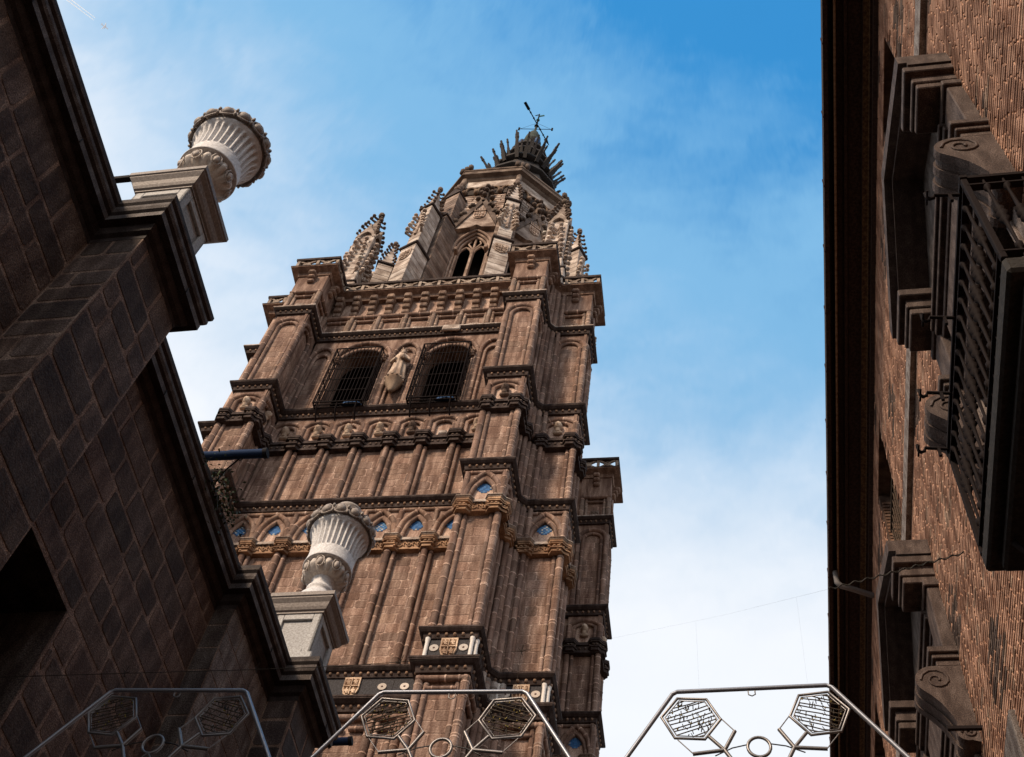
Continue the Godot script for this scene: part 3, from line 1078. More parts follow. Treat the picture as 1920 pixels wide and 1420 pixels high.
func balustrade() -> void:
	var p := plan()
	var n := p.size()
	var b := fresh(face(0))
	var rail := fresh(face(0))
	rail.sweep([Vector2(0.16, 61.72), Vector2(0.40, 61.72), Vector2(0.42, 61.9), Vector2(0.16, 61.95), Vector2(0.16, 61.72)], p, true, SOOT)
	rail.sweep([Vector2(0.18, 60.9), Vector2(0.36, 60.9), Vector2(0.36, 61.0), Vector2(0.18, 61.0)], p, true, TRIM)
	part("balustrade_rail", rail, M.tower_stone, tower)
	for i in n:
		var a: Vector2 = p[i]
		var z: Vector2 = p[(i + 1) % n]
		var d := (z - a).normalized()
		var out := Vector2(-d.y, d.x)
		var mid := (a + z) * 0.5
		if (z - a).length() < 0.8:
			continue
		# the run between the corners of the outline set out by 0.28
		var pd: Vector2 = ((p[i] - p[(i - 1 + n) % n]) as Vector2).normalized()
		var nd: Vector2 = ((p[(i + 2) % n] - p[(i + 1) % n]) as Vector2).normalized()
		var e0 := 0.28 * signf(d.dot(Vector2(pd.y, -pd.x)) * -1.0) if absf(d.dot(pd)) < 0.3 else 0.0
		var e1 := 0.28 * signf(d.dot(Vector2(-nd.y, nd.x))) if absf(d.dot(nd)) < 0.3 else 0.0
		var s := a + out * 0.28 - d * (0.28 if d.dot(Vector2(-pd.y, pd.x)) < -0.5 else (-0.28 if d.dot(Vector2(-pd.y, pd.x)) > 0.5 else 0.0))
		var t := z + out * 0.28 + d * (0.28 if d.dot(Vector2(-nd.y, nd.x)) > 0.5 else (-0.28 if d.dot(Vector2(-nd.y, nd.x)) < -0.5 else 0.0))
		var len_ := (t - s).length()
		var k := maxi(2, int(round(len_ / 1.05)))
		var side := Vector3(d.x, 0, d.y)
		for j in k:
			var x0 := s + d * (len_ * j / k)
			var x1 := s + d * (len_ * (j + 1) / k)
			var q := fresh(face(0))
			var c := tone(Color(0.50, 0.41, 0.33), 0.2)
			var A := Vector3(x0.x, 61.0, x0.y)
			var B := Vector3(x1.x, 61.0, x1.y)
			var H := Vector3(0, 0.72, 0)
			var o3 := Vector3(out.x, 0, out.y)
			q.bar(A + side * 0.04, A + side * 0.04 + H, 0.16, 0.16, side, c)
			q.bar(A + side * 0.1, B - side * 0.1 + H, 0.10, 0.12, o3, c)
			q.bar(A + side * 0.1 + H + o3 * 0.003, B - side * 0.1 + o3 * 0.003, 0.10, 0.12, o3, c)
			var m2 := (A + B) * 0.5 + H * 0.5
			var petals := []
			for g in 9:
				petals.append(m2 + side * cos(TAU * g / 8) * 0.17 + Vector3(0, sin(TAU * g / 8) * 0.17, 0) + o3 * 0.02)
			q.tube(petals, [0.05], [c], 5)
			part("pierced_panel", q, M.pale_stone, tower)

func pyramid(b: MB, c: Vector3, w: float, y0: float, y1: float, turn: float, col: Color) -> void:
	var p := []
	for k in 4:
		var a := turn + PI / 4 + PI / 2 * k
		p.append(Vector3(c.x + cos(a) * w * 1.414, y0, c.z + sin(a) * w * 1.414))
	for k in 4:
		var q: Vector3 = p[k]
		var r: Vector3 = p[(k + 1) % 4]
		b.poly([q, r, Vector3(c.x, y1, c.z)], (q + r) * 0.5 - c + Vector3(0, 0.1 - y0 + c.y, 0), col)

func octagon() -> void:
	var oc := Vector3(0.45, 0, 0.08)       # the lantern stands a little right of the tower's axis
	var base := Transform3D(Basis(), oc * S)
	var ap := 4.75
	var hs := ap * tan(PI / 8)
	var wall := fresh()
	var lantern := []
	for f in 8:
		var t := base * Transform3D(Basis(UPV, PI / 4 * f) * S, Vector3(0, EYE, 0))
		wall.t = t
		var lit := Color(0.31, 0.215, 0.16)
		if f in [0, 1, 2, 7]:
			wall.prism(with_arch("point", -hs, hs, 61.0, 82.6, 0.0, 1.38, 72.4, 2.9), ap - 0.9, ap - 0.05, lit)
		else:
			wall.box(Vector3(-hs, 60.7, ap - 0.9), Vector3(hs, 82.6, ap - 0.05), lit)
		wall.box(Vector3(-hs - 0.02, 82.6, ap - 0.9), Vector3(hs + 0.02, 84.0, ap + 0.02), Color(0.78, 0.68, 0.59))
		wall.box(Vector3(-1.1, 60.8, ap - 0.9), Vector3(1.1, 61.6, ap - 0.3), lit)
		if f > 2 and f < 7:
			continue
		var under := func(a: float, z: float, y: float, yt: float) -> bool:
			var uu := minf(absf(a), absf(z))
			if a < 0.0 and z > 0.0:
				uu = 0.0
			if y < 72.4:
				return uu > 1.38
			return uu > 1.6 * (1.0 - (y - 72.4) / 6.4) or y > 79.2
		lay(lantern, tower.transform * t, -hs + 0.1, hs - 0.1, 61.0, 81.0, ap - 0.05, 0.36, 0.85, 0.07, 0.05, 0.02, 0.03, Color(0.68, 0.55, 0.455), 0.25, under)
		# window with two lights
		var w := fresh(t)
		var c := Color(0.56, 0.42, 0.335)
		for k in 3:
			w.tube(arch("point", 0.0, 1.32 - k * 0.15, 61.5, 72.4, 2.85 - k * 0.22, ap - 0.08 - k * 0.16), [0.11], [c], 6)
		for s: float in [-1.0, 1.0]:
			w.tube(arch("point", s * 0.5, 0.45, 61.5, 72.4, 1.0, ap - 0.5), [0.09], [c], 6)
		w.box(Vector3(-0.09, 61.5, ap - 0.6), Vector3(0.09, 72.9, ap - 0.36), c, 0.03)
		w.tube([Vector3(0, 72.9, ap - 0.5), Vector3(0, 74.9, ap - 0.5)], [0.09], [c], 6)
		for s: float in [-1.0, 1.0]:
			w.tube([Vector3(s * 0.05, 73.1, ap - 0.5), Vector3(s * 0.42, 73.9, ap - 0.5), Vector3(s * 0.3, 74.4, ap - 0.5)], [0.07], [c], 6)
			w.box(Vector3(s * 1.0 - 0.12, 72.1, ap - 0.4), Vector3(s * 1.0 + 0.12, 72.5, ap + 0.12), c, 0.05)
		part("lancet_window", w, M.pale_stone, tower)
		# gable over it
		var g := fresh(t)
		var gc := Color(0.56, 0.45, 0.37)
		var tri := PackedVector2Array([Vector2(-1.5, 74.9), Vector2(-1.3, 74.9)])
		for q: Vector3 in arch("point", 0.0, 1.38, 80.0, 72.4, 3.0, 0.0, 14):
			if q.y >= 74.9:
				tri.append(Vector2(q.x, q.y))
		tri.append(Vector2(1.3, 74.9)); tri.append(Vector2(1.5, 74.9)); tri.append(Vector2(0, 79.1))
		g.prism(tri, ap - 0.1, ap + 0.28, gc)
		for s: float in [-1.0, 1.0]:
			g.bar(Vector3(s * 1.62, 74.75, ap + 0.3), Vector3(0, 79.35, ap + 0.3), 0.2, 0.36, Vector3(0, 0, 1), Color(0.2, 0.15, 0.12))
			for k in 3:
				var q := Vector3(s * 1.62, 74.75, ap + 0.3).lerp(Vector3(0, 79.3, ap + 0.3), 0.22 + k * 0.27)
				g.ball(q + Vector3(s * 0.25, 0.15, 0.05), Vector3(0.28, 0.24, 0.26), 7, Color(0.17, 0.13, 0.105))
				g.ball(q + Vector3(s * 0.42, 0.0, 0.1), Vector3(0.16, 0.16, 0.16), 6, Color(0.22, 0.17, 0.13))
		g.box(Vector3(-0.16, 79.1, ap), Vector3(0.16, 81.4, ap + 0.32), Color(0.30, 0.23, 0.18), 0.06)
		for q: Array in [[0.0, 80.0, 0.5], [0.0, 81.0, 0.38], [0.0, 81.8, 0.26]]:
			for k in 4:
				var a := PI / 2 * k
				g.ball(Vector3(cos(a) * q[2], q[1], ap + 0.2 + sin(a) * q[2] * 0.6), Vector3(0.22, 0.2, 0.22), 6, Color(0.22, 0.17, 0.14))
		part("window_gable", g, M.pale_stone, tower)
		var sh := fresh(t)
		shield(sh, 0.0, 76.3, 77.35, ap + 0.28, 0.42, Color(0.70, 0.55, 0.44), Color(0.42, 0.25, 0.16), true)
		part("crowned_shield", sh, M.pale_stone, tower)
		# blind arcade under the lantern's cornice
		var ar := fresh(t)
		for k in 4:
			var u := (k - 1.5) * 0.86
			ar.box(Vector3(u - 0.30, 81.3, ap - 0.1), Vector3(u + 0.30, 82.35, ap + 0.02), Color(0.10, 0.075, 0.06))
			ar.tube(arch("round", u, 0.34, 81.4, 81.9, 0.42, ap + 0.06, 8), [0.11], [tone(Color(0.33, 0.23, 0.155), 0.2)], 6)
		for k in 5:
			ar.ball(Vector3((k - 2.0) * 0.86, 81.45, ap + 0.1), Vector3(0.2, 0.3, 0.24), 8, tone(Color(0.34, 0.235, 0.16), 0.2))
		part("blind_arcade", ar, M.pale_stone, tower)
	var core := fresh(base * Transform3D(Basis() * S, Vector3(0, EYE, 0)))
	core.lathe(Vector3(), [Vector2(2.6, 60.7), Vector2(2.6, 84.0)], 16, Color(0.06, 0.045, 0.038))
	part("stair_core", core, M.tower_stone, tower)
	# cornice and parapet of the lantern
	var ring := []
	for k in 8:
		var a := PI / 8 + PI / 4 * k
		ring.append(Vector2(cos(-a + PI / 2) * ap / cos(PI / 8), sin(-a + PI / 2) * ap / cos(PI / 8)))
	# run with the outside on the right
	ring.reverse()
	var oct_path := []
	for k in 8:
		oct_path.append(ring[k])
	var a0: Vector2 = oct_path[0]
	var a1: Vector2 = oct_path[1]
	var dd := (a1 - a0)
	if Vector2(-dd.y, dd.x).dot(a0 + a1) < 0.0:
		oct_path.reverse()
	var cn := fresh(base * Transform3D(Basis() * S, Vector3(0, EYE, 0)))
	cn.sweep([Vector2(0.0, 83.6), Vector2(0.12, 83.75), Vector2(0.2, 83.95), Vector2(0.5, 84.1), Vector2(0.5, 84.3), Vector2(0.34, 84.35), Vector2(0.34, 84.95), Vector2(0.4, 85.0), Vector2(0.4, 85.2), Vector2(-0.4, 85.25)], oct_path, true, Color(0.27, 0.20, 0.155))
	part("lantern_cornice", cn, M.pale_stone, tower)
	part("lantern_wall", wall, M.pale_stone, tower)
	var lb := MB.new()
	var inv := tower.transform.affine_inverse()
	for e: Array in lantern:
		lb.t = inv * e[0]
		lb.stone(e[1], e[2], e[3], e[4], e[5], e[6], e[7], e[8], e[9], [0.0, 0.004, -0.004])
	tag(part("lantern_stones", lb, M.pale_stone, tower), "", "", "", "stuff")
	for k in 8:
		var a := PI / 8 + PI / 4 * k         # turn of the corner about the axis; 0 faces the street
		var t := base * Transform3D(Basis(UPV, a) * S, Vector3(0, EYE, 0))
		corner_buttress(t)
		pier(t, k)
	for s: Array in [[-6.05, 6.5], [6.15, 6.5]]:
		corner_pinnacle(base * Transform3D(Basis() * S, Vector3(0, EYE, 0)), Vector3(s[0], 0, s[1]))
	spire(Transform3D(Basis() * S, Vector3((oc.x + 0.4) * S, EYE, oc.z * S)))

func corner_buttress(t: Transform3D) -> void:
	var b := fresh(t)
	var c := Color(0.42, 0.32, 0.255)
	var r0 := 4.6
	for st: Array in [[60.7, 75.0, 6.25, 0.62], [75.4, 80.0, 5.75, 0.5]]:
		b.box(Vector3(-st[3], st[0], r0), Vector3(st[3], st[1], st[2]), MORTAR)
		b.prism(PackedVector2Array([Vector2(-st[3] - 0.1, st[1]), Vector2(st[3] + 0.1, st[1]), Vector2(st[3] + 0.1, st[1] + 0.14), Vector2(0, st[1] + 1.0), Vector2(-st[3] - 0.1, st[1] + 0.14)]), r0, st[2] + 0.12, SOOT)
		var y: float = st[0]
		while y < st[1] - 0.3:
			var h := rng.randf_range(0.4, 0.5)
			var col := tone(c, 0.3)
			b.box(Vector3(-st[3] - 0.04, y + 0.04, r0), Vector3(st[3] + 0.04, minf(y + h, st[1]), st[2] + 0.05), col)
			y += h
	for k in 3:
		b.ball(Vector3(0, 81.2 + k * 0.7, 5.6 - k * 0.12), Vector3(0.34 - k * 0.05, 0.4, 0.34 - k * 0.05), 7, Color(0.26, 0.19, 0.15))
	b.tube([Vector3(0, 80.5, 5.55), Vector3(0, 84.0, 5.2)], [0.22], [Color(0.34, 0.26, 0.2)], 6)
	for s: float in [-0.35, 0.0, 0.35]:
		b.ball(Vector3(s, 85.5, 5.45), Vector3(0.26, 0.42, 0.24), 7, Color(0.2, 0.155, 0.125))
	part("lantern_buttress", b, M.pale_stone, tower)

func pier(t: Transform3D, k: int) -> void:
	var b := fresh(t)
	var white := Color(0.80, 0.71, 0.62)
	var r := 7.1
	var y := 60.7
	while y < 68.0:
		var h := rng.randf_range(0.55, 0.75)
		b.box(Vector3(-0.56, y, r - 0.75), Vector3(0.56, minf(y + h - 0.03, 68.0), r + 0.56), tone(white, 0.14), 0.02)
		y += h
	b.box(Vector3(-0.68, 68.0, r - 0.85), Vector3(0.68, 68.25, r + 0.68), SOOT, 0.05)
	y = 68.25
	while y < 74.2:
		var h := rng.randf_range(0.5, 0.75)
		b.box(Vector3(-0.44, y, r - 0.6), Vector3(0.44, minf(y + h - 0.03, 74.2), r + 0.44), tone(white, 0.14), 0.02)
		y += h
	b.box(Vector3(-0.56, 74.2, r - 0.7), Vector3(0.56, 74.45, r + 0.56), SOOT, 0.05)
	pyramid(b, Vector3(0, 0, r - 0.06), 0.40, 74.45, 78.2, 0.0, tone(white, 0.1))
	# flying arch back to the lantern
	b.prism(PackedVector2Array([Vector2(-0.18, 69.4), Vector2(0.18, 69.4), Vector2(0.18, 70.4), Vector2(-0.18, 70.4)]), 5.9, r - 0.5, tone(TRIM, 0.2))
	var pin := part("pinnacle_pier", b, M.pale_stone, tower)
	var c := fresh(t)
	for j in 6:                              # climbing leaves on the outer face and on the pinnacle
		var w := 0.40 * (1.0 - 0.11 * j)
		for s: float in [-1.0, 1.0]:
			crocket(c, Vector3(s * w + rng.randf_range(-0.03, 0.03), 70.1 + j * 0.5 + rng.randf_range(-0.08, 0.08), r + 0.46), Vector3(s * 0.5, 0.1, 0.85).normalized(), rng.randf_range(0.22, 0.3), tone(Color(0.80, 0.68, 0.57), 0.25))
	c.ball(Vector3(0, 73.2, r + 0.52), Vector3(0.17, 0.3, 0.2), 8, Color(0.75, 0.63, 0.53))
	c.tube([Vector3(0, 70.0, r + 0.48), Vector3(0, 73.3, r + 0.48)], [0.1], [Color(0.75, 0.63, 0.53)], 6)
	for j in 6:
		for q in 4:
			var a := PI / 4 + PI / 2 * q
			var f := 0.52 * (1.0 - (j + 0.3) / 6.6)
			var d := Vector3(cos(a), 0, sin(a))
			crocket(c, Vector3(0, 74.7 + j * 0.58, r - 0.06) + d * f, d, rng.randf_range(0.14, 0.22), tone(Color(0.30, 0.235, 0.19), 0.25))
	c.ball(Vector3(0, 78.3, r - 0.06), Vector3(0.22, 0.26, 0.22), 7, Color(0.3, 0.235, 0.19))
	part("crockets", c, M.pale_stone, pin)
	if k in [0, 7, 1]:
		var s := fresh(t)
		shield(s, 0.0, 66.2, 67.3, r + 0.56, 0.42, Color(0.72, 0.58, 0.46), Color(0.5, 0.37, 0.27))
		part("carved_shield", s, M.pale_stone, tower)

func corner_pinnacle(t: Transform3D, at: Vector3) -> void:
	var b := fresh(Transform3D(t.basis, t * at))
	var white := Color(0.74, 0.65, 0.565)
	var y := 60.7
	while y < 70.2:
		var h := rng.randf_range(0.6, 0.8)
		b.box(Vector3(-0.5, y, -0.5), Vector3(0.5, minf(y + h - 0.03, 70.2), 0.5), tone(white, 0.16), 0.02)
		y += h
	for s: Array in [[-1, -1], [1, -1], [1, 1], [-1, 1]]:
		b.box(Vector3(s[0] * 0.5 - 0.13, 60.7, s[1] * 0.5 - 0.13), Vector3(s[0] * 0.5 + 0.13, 70.2, s[1] * 0.5 + 0.13), tone(white, 0.14), 0.04)
		b.box(Vector3(s[0] * 0.62 - 0.28, 60.7, s[1] * 0.62 - 0.28), Vector3(s[0] * 0.62 + 0.28, 63.0, s[1] * 0.62 + 0.28), tone(white, 0.2), 0.05)
		b.box(Vector3(s[0] * 0.62 - 0.34, 63.0, s[1] * 0.62 - 0.34), Vector3(s[0] * 0.62 + 0.34, 63.16, s[1] * 0.62 + 0.34), SOOT, 0.03)
	for q in 4:
		b.t = Transform3D(t.basis * Basis(UPV, PI / 2 * q), t * at)
		var og := PackedVector2Array([Vector2(-0.62, 69.8), Vector2(-0.44, 69.8)])
		for v: Vector3 in arch("point", 0.0, 0.42, 80.0, 69.8, 0.8, 0.0, 8):
			if v.y > 69.82:
				og.append(Vector2(v.x, v.y))
		og.append_array([Vector2(0.44, 69.8), Vector2(0.62, 69.8), Vector2(0.34, 70.75), Vector2(0.12, 71.2), Vector2(0, 71.9), Vector2(-0.12, 71.2), Vector2(-0.34, 70.75)])
		b.prism(og, 0.45, 0.66, tone(Color(0.50, 0.41, 0.335), 0.1))
	b.t = Transform3D(t.basis, t * at)
	pyramid(b, Vector3(), 0.5, 70.2, 74.4, 0.0, Color(0.36, 0.29, 0.235))
	var pin := part("corner_pinnacle", b, M.pale_stone, tower)
	var c := fresh(b.t)
	for j in 8:
		for q in 4:
			var a := PI / 2 * q
			var d := Vector3(sin(a), 0, cos(a))
			var e := Vector3(cos(a), 0, -sin(a))
			for s: float in [-1.0, 1.0]:
				crocket(c, d * 0.56 + e * s * 0.30 * (1.25 - j * 0.13) + Vector3(0, 65.0 + j * 0.58 + rng.randf_range(-0.1, 0.1), 0), (d + e * s * 0.7).normalized(), rng.randf_range(0.2, 0.29), tone(Color(0.78, 0.66, 0.56), 0.25))
	for j in 7:
		for q in 4:
			var a := PI / 4 + PI / 2 * q
			var d := Vector3(cos(a), 0, sin(a))
			crocket(c, d * 0.74 * (1.0 - (j + 0.2) / 8.0) + Vector3(0, 70.3 + j * 0.56 + rng.randf_range(-0.1, 0.1), 0), d, rng.randf_range(0.17, 0.25), tone(Color(0.27, 0.21, 0.17), 0.25))
	c.ball(Vector3(0, 74.5, 0), Vector3(0.24, 0.3, 0.24), 7, Color(0.25, 0.2, 0.16))
	part("crockets", c, M.pale_stone, pin)

func spire(t: Transform3D) -> void:
	var lead := Color(0.042, 0.033, 0.031)
	var b := fresh(t)
	b.lathe(Vector3(), [Vector2(4.3, 84.6), Vector2(3.6, 87.0), Vector2(2.9, 91.0), Vector2(2.2, 95.0), Vector2(1.55, 98.5), Vector2(1.0, 101.5), Vector2(0.62, 103.4)], 8, lead)
	for y: Array in [[87.5, 3.75], [91.5, 3.05], [95.0, 2.45], [98.0, 1.9], [100.2, 1.5]]:
		b.lathe(Vector3(), [Vector2(y[1] - 0.3, y[0] - 0.3), Vector2(y[1] + 0.12, y[0] - 0.12), Vector2(y[1] + 0.15, y[0] + 0.12), Vector2(y[1] - 0.35, y[0] + 0.3)], 16, lead)
	b.lathe(Vector3(), [Vector2(0.62, 103.3), Vector2(0.85, 103.6), Vector2(0.8, 104.0), Vector2(0.6, 104.3), Vector2(0.72, 104.7), Vector2(0.66, 105.2), Vector2(0.45, 105.7), Vector2(0.42, 106.2), Vector2(0.28, 106.5), Vector2(0.12, 106.8), Vector2(0.10, 108.0)], 12, Color(0.055, 0.075, 0.062))
	var sp := part("spire", b, M.dark_stone, tower)
	for k in 4:
		var a := PI / 4 + PI / 2 * k
		var d := fresh(t)
		d.ball(Vector3(cos(a) * 0.95, 102.6, sin(a) * 0.95), Vector3(0.28, 0.55, 0.28), 8, Color(0.05, 0.13, 0.30))
		part("blue_boss", d, M.dark_stone, sp)
	# three crowns of rays
	for q: Array in [[2.5, 94.5, 3.7, 97.0, 18, 0.17], [2.3, 95.4, 3.3, 97.9, 18, 0.15], [2.1, 96.4, 2.95, 98.8, 15, 0.15], [1.7, 98.0, 2.35, 100.2, 10, 0.14]]:
		for i in int(q[4]):
			var a: float = TAU * (i + rng.randf_range(-0.22, 0.22)) / q[4] + q[1]
			var d := Vector3(cos(a), 0, sin(a))
			var s := Vector3(-sin(a), 0, cos(a))
			var r := fresh(t)
			var long := rng.randf_range(0.55, 1.15)
			var A: Vector3 = d * q[0] + Vector3(0, q[1], 0)
			var E: Vector3 = A + (d * (q[2] - q[0]) + Vector3(0, q[3] - q[1], 0)) * long
			var m1: Vector3 = A.lerp(E, 0.34)
			var m2: Vector3 = A.lerp(E, 0.5)
			r.bar(A - (E - A) * 0.1, m1, q[5] * 1.7, q[5] * 1.3, s, lead)
			r.bar(m1, m2, q[5] * 1.25, q[5] * 1.0, s, tone(lead, 0.2))
			r.bar(m2, E, q[5] * 0.85, q[5] * 0.8, s, tone(lead, 0.3))
			r.bar(A.lerp(E, 0.78), A.lerp(E, 0.86), q[5] * 1.1, q[5] * 1.05, s, lead)
			part("crown_ray", r, M.dark_stone, sp)
	# weather vane
	var w := fresh(t)
	var ir := Color(0.02, 0.02, 0.022)
	w.tube([Vector3(0, 106.6, 0), Vector3(0, 111.6, 0)], [0.09, 0.06], [ir], 6)
	w.ball(Vector3(0, 108.4, 0), Vector3(0.2, 0.2, 0.2), 8, ir)
	w.ball(Vector3(0, 110.0, 0), Vector3(0.17, 0.17, 0.17), 8, Color(0.05, 0.16, 0.17))
	var vane := part("weather_vane", w, M.iron, tower)
	var ar := fresh(t)
	var d2 := Vector3(sin(deg_to_rad(22.0)), 0, -cos(deg_to_rad(22.0)))
	var sd := d2.cross(UPV)
	var A2 := Vector3(0, 109.0, 0)
	ar.tube([A2 - d2 * 2.1, A2 + d2 * 2.1], [0.055], [ir], 6)
	ar.bar(A2 - d2 * 2.3, A2 - d2 * 1.5, 0.26, 0.05, sd, ir)
	ar.tube([A2 + d2 * 1.6, A2 + d2 * 1.62, A2 + d2 * 2.35], [0.06, 0.17, 0.01], [ir], 8)
	for f: float in [-1.2, -0.6, 0.6, 1.2]:
		ar.ball(A2 + d2 * f, Vector3(0.1, 0.1, 0.1), 6, ir)
	part("arrow", ar, M.iron, vane)
	var cr := fresh(t)
	var d3 := Vector3(sin(deg_to_rad(84.0)), 0, -cos(deg_to_rad(84.0)))
	var B2 := Vector3(0, 107.6, 0)
	cr.tube([B2 - d3 * 1.5, B2 + d3 * 1.5], [0.03], [ir], 5)
	for s: float in [-1.0, 1.0]:
		cr.bar(B2 + d3 * s * 1.5 - Vector3(0, 0.3, 0), B2 + d3 * s * 1.5 + Vector3(0, 0.3, 0), 0.16, 0.08, d3, ir)
		cr.tube([B2 + d3 * s * 1.4, Vector3(0, 109.2, 0)], [0.012], [ir], 4)
	part("cross_bar", cr, M.iron, vane)
	var fl := fresh(t)
	fl.bar(Vector3(0, 111.0, 0), Vector3(0.5, 111.15, 0), 0.3, 0.04, UPV, Color(0.04, 0.12, 0.12))
	fl.bar(Vector3(0, 111.5, 0), Vector3(-0.35, 111.3, 0), 0.14, 0.04, UPV, ir)
	part("pennant", fl, M.iron, vane)


# ---------------------------------------------------------------- left: the granite palace
const LEFT_TURN := -0.0192
var left_frame: Transform3D        # x to the right, y up from the eye, z towards the viewer; metres
var palace: Node3D

func L(x: float, y: float, zf: float) -> Vector3:
	return Vector3(x, y, -zf)

func left_path(inset: float) -> Array:
	var p := []
	for q: Array in [[-4.71, -9.0], [-4.71, 3.36], [-4.23, 3.36], [-4.23, 4.5], [-4.71, 4.5], [-4.71, 7.18], [-4.5, 7.18], [-4.5, 8.38], [-4.18, 8.38], [-4.18, 9.43], [-4.71, 9.43], [-4.71, 13.0]]:
		p.append(Vector2(q[0], -q[1]))
	if inset == 0.0:
		return p
	var r := []
	for i in p.size():
		var a: Vector2 = ((p[i] - p[i - 1]) as Vector2).normalized() if i > 0 else ((p[1] - p[0]) as Vector2).normalized()
		var b: Vector2 = ((p[i + 1] - p[i]) as Vector2).normalized() if i < p.size() - 1 else a
		var na := Vector2(-a.y, a.x)
		var nb := Vector2(-b.y, b.x)
		r.append(p[i] - (na + nb) / maxf(0.3, 1.0 + na.dot(nb)) * inset)
	return r

func make_palace() -> void:
	left_frame = Transform3D(Basis(UPV, LEFT_TURN), Vector3(0, EYE, 0))
	var at := Transform3D(left_frame.basis, left_frame.basis * Vector3(-4.9, 0, -4.0))
	palace = thing("granite_palace", at, "dark grey granite block palace wall with moulded parapet cornice", "building")
	var t := at.affine_inverse() * left_frame
	var ins := 0.17
	var p := left_path(ins)
	var mort := Color(0.60, 0.43, 0.325)
	var w := fresh(t)
	# the flat stretch with the window is left open there
	var flat := [p[4], p[5]]
	for i in p.size() - 1:
		var a: Vector2 = p[i]
		var b: Vector2 = p[i + 1]
		if i == 4:
			continue
		w.sweep([Vector2(0, -EYE), Vector2(0, 8.62)], [a, b], false, mort)
	var x0: float = p[4].x
	for q: Array in [[4.33, 4.42, -1.6, 8.62], [4.42, 5.58, -1.6, 3.6], [4.42, 5.58, 6.56, 8.62], [5.58, 7.35, -1.6, 8.62]]:
		w.quad(L(x0, q[2], q[0]), L(x0, q[2], q[1]), L(x0, q[3], q[1]), L(x0, q[3], q[0]), mort)
	w.box(L(-9.0, 8.9, 13.0), L(-4.9, 8.95, -9.0), Color(0.1, 0.09, 0.08))
	w.quad(L(-4.9, -EYE, -9.0), L(-9.0, -EYE, -9.0), L(-9.0, 9.0, -9.0), L(-4.9, 9.0, -9.0), mort)
	w.quad(L(-9.0, -EYE, 13.0), L(-4.9, -EYE, 13.0), L(-4.9, 9.0, 13.0), L(-9.0, 9.0, 13.0), mort)
	w.quad(L(-9.0, -EYE, -9.0), L(-9.0, -EYE, 13.0), L(-9.0, 9.0, 13.0), L(-9.0, 9.0, -9.0), mort)
	part("wall", w, M.granite, palace)
	# the window recess
	var r := fresh(t)
	var dk := Color(0.12, 0.1, 0.09)
	for q: Array in [[L(x0 - 0.55, 3.6, 5.58), L(x0, 6.56, 5.60)], [L(x0 - 0.55, 3.6, 4.42), L(x0, 6.56, 4.40)], [L(x0 - 0.55, 6.56, 5.6), L(x0, 6.58, 4.4)], [L(x0 - 0.55, 3.58, 5.6), L(x0 + 0.06, 3.6, 4.4)]]:
		var jam: bool = q[0].z < -5.5 and q[1].z < -5.5
		r.box(Vector3(q[0].x, minf(q[0].y, q[1].y), minf(q[0].z, q[1].z)), Vector3(q[1].x, maxf(q[0].y, q[1].y), maxf(q[0].z, q[1].z)), Color(0.26, 0.20, 0.165) if jam else dk)
	var win := part("window", r, M.granite, palace)
	var gl := fresh(t)
	gl.box(L(x0 - 0.62, 3.6, 5.6), L(x0 - 0.55, 6.56, 4.4), Color(0.02, 0.02, 0.02))
	part("pane", gl, M.dark_stone, win)
	# stones, stretch by stretch
	var list := []
	var dark := Color(0.27, 0.188, 0.145)
	for i in p.size() - 1:
		var a: Vector2 = p[i]
		var b: Vector2 = p[i + 1]
		var d := (b - a).normalized()
		var out := Vector2(-d.y, d.x)
		var len_ := (b - a).length()
		var low := 2.6
		var hi := 8.58
		var start := 0.0
		if i == 0:
			start = 9.0 - 3.0
		if i == 10:
			len_ = 1.5
		var tt := left_frame * Transform3D(Basis(Vector3(d.x, 0, d.y), UPV, Vector3(out.x, 0, out.y)), Vector3(a.x, 0, a.y))
		var col := dark
		var cut := 0.022
		var gap := 0.036
		var spread := 0.42
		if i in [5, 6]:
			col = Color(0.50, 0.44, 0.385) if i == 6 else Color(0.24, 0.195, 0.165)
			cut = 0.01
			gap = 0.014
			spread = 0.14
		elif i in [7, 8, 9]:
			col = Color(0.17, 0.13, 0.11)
		var keep = null
		if i == 4:
			lay(list, tt, 1.28, len_, low, 6.58, 0.0, 0.275, 0.46, gap, 0.005, 0.008, cut, col, spread)
			low = 6.60
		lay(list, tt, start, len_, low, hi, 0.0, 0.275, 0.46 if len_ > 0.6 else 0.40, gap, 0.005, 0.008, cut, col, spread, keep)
	set_stones(list, palace, at, "stone_block", M.granite)
	# the moulded cornice that makes the parapet
	var c := fresh(t)
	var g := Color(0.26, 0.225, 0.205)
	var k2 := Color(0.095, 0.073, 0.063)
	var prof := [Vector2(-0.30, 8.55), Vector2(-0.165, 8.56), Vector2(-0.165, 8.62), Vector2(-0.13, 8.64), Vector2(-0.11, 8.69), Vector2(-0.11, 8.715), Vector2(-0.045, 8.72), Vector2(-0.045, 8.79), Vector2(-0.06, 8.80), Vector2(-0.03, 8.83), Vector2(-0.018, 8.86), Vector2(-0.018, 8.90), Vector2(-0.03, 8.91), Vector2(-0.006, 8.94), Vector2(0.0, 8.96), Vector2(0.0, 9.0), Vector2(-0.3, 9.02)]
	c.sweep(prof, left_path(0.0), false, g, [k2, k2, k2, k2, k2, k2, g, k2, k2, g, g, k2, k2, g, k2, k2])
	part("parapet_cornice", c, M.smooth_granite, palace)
	# joints of the cornice stones
	var lp := left_path(0.0)
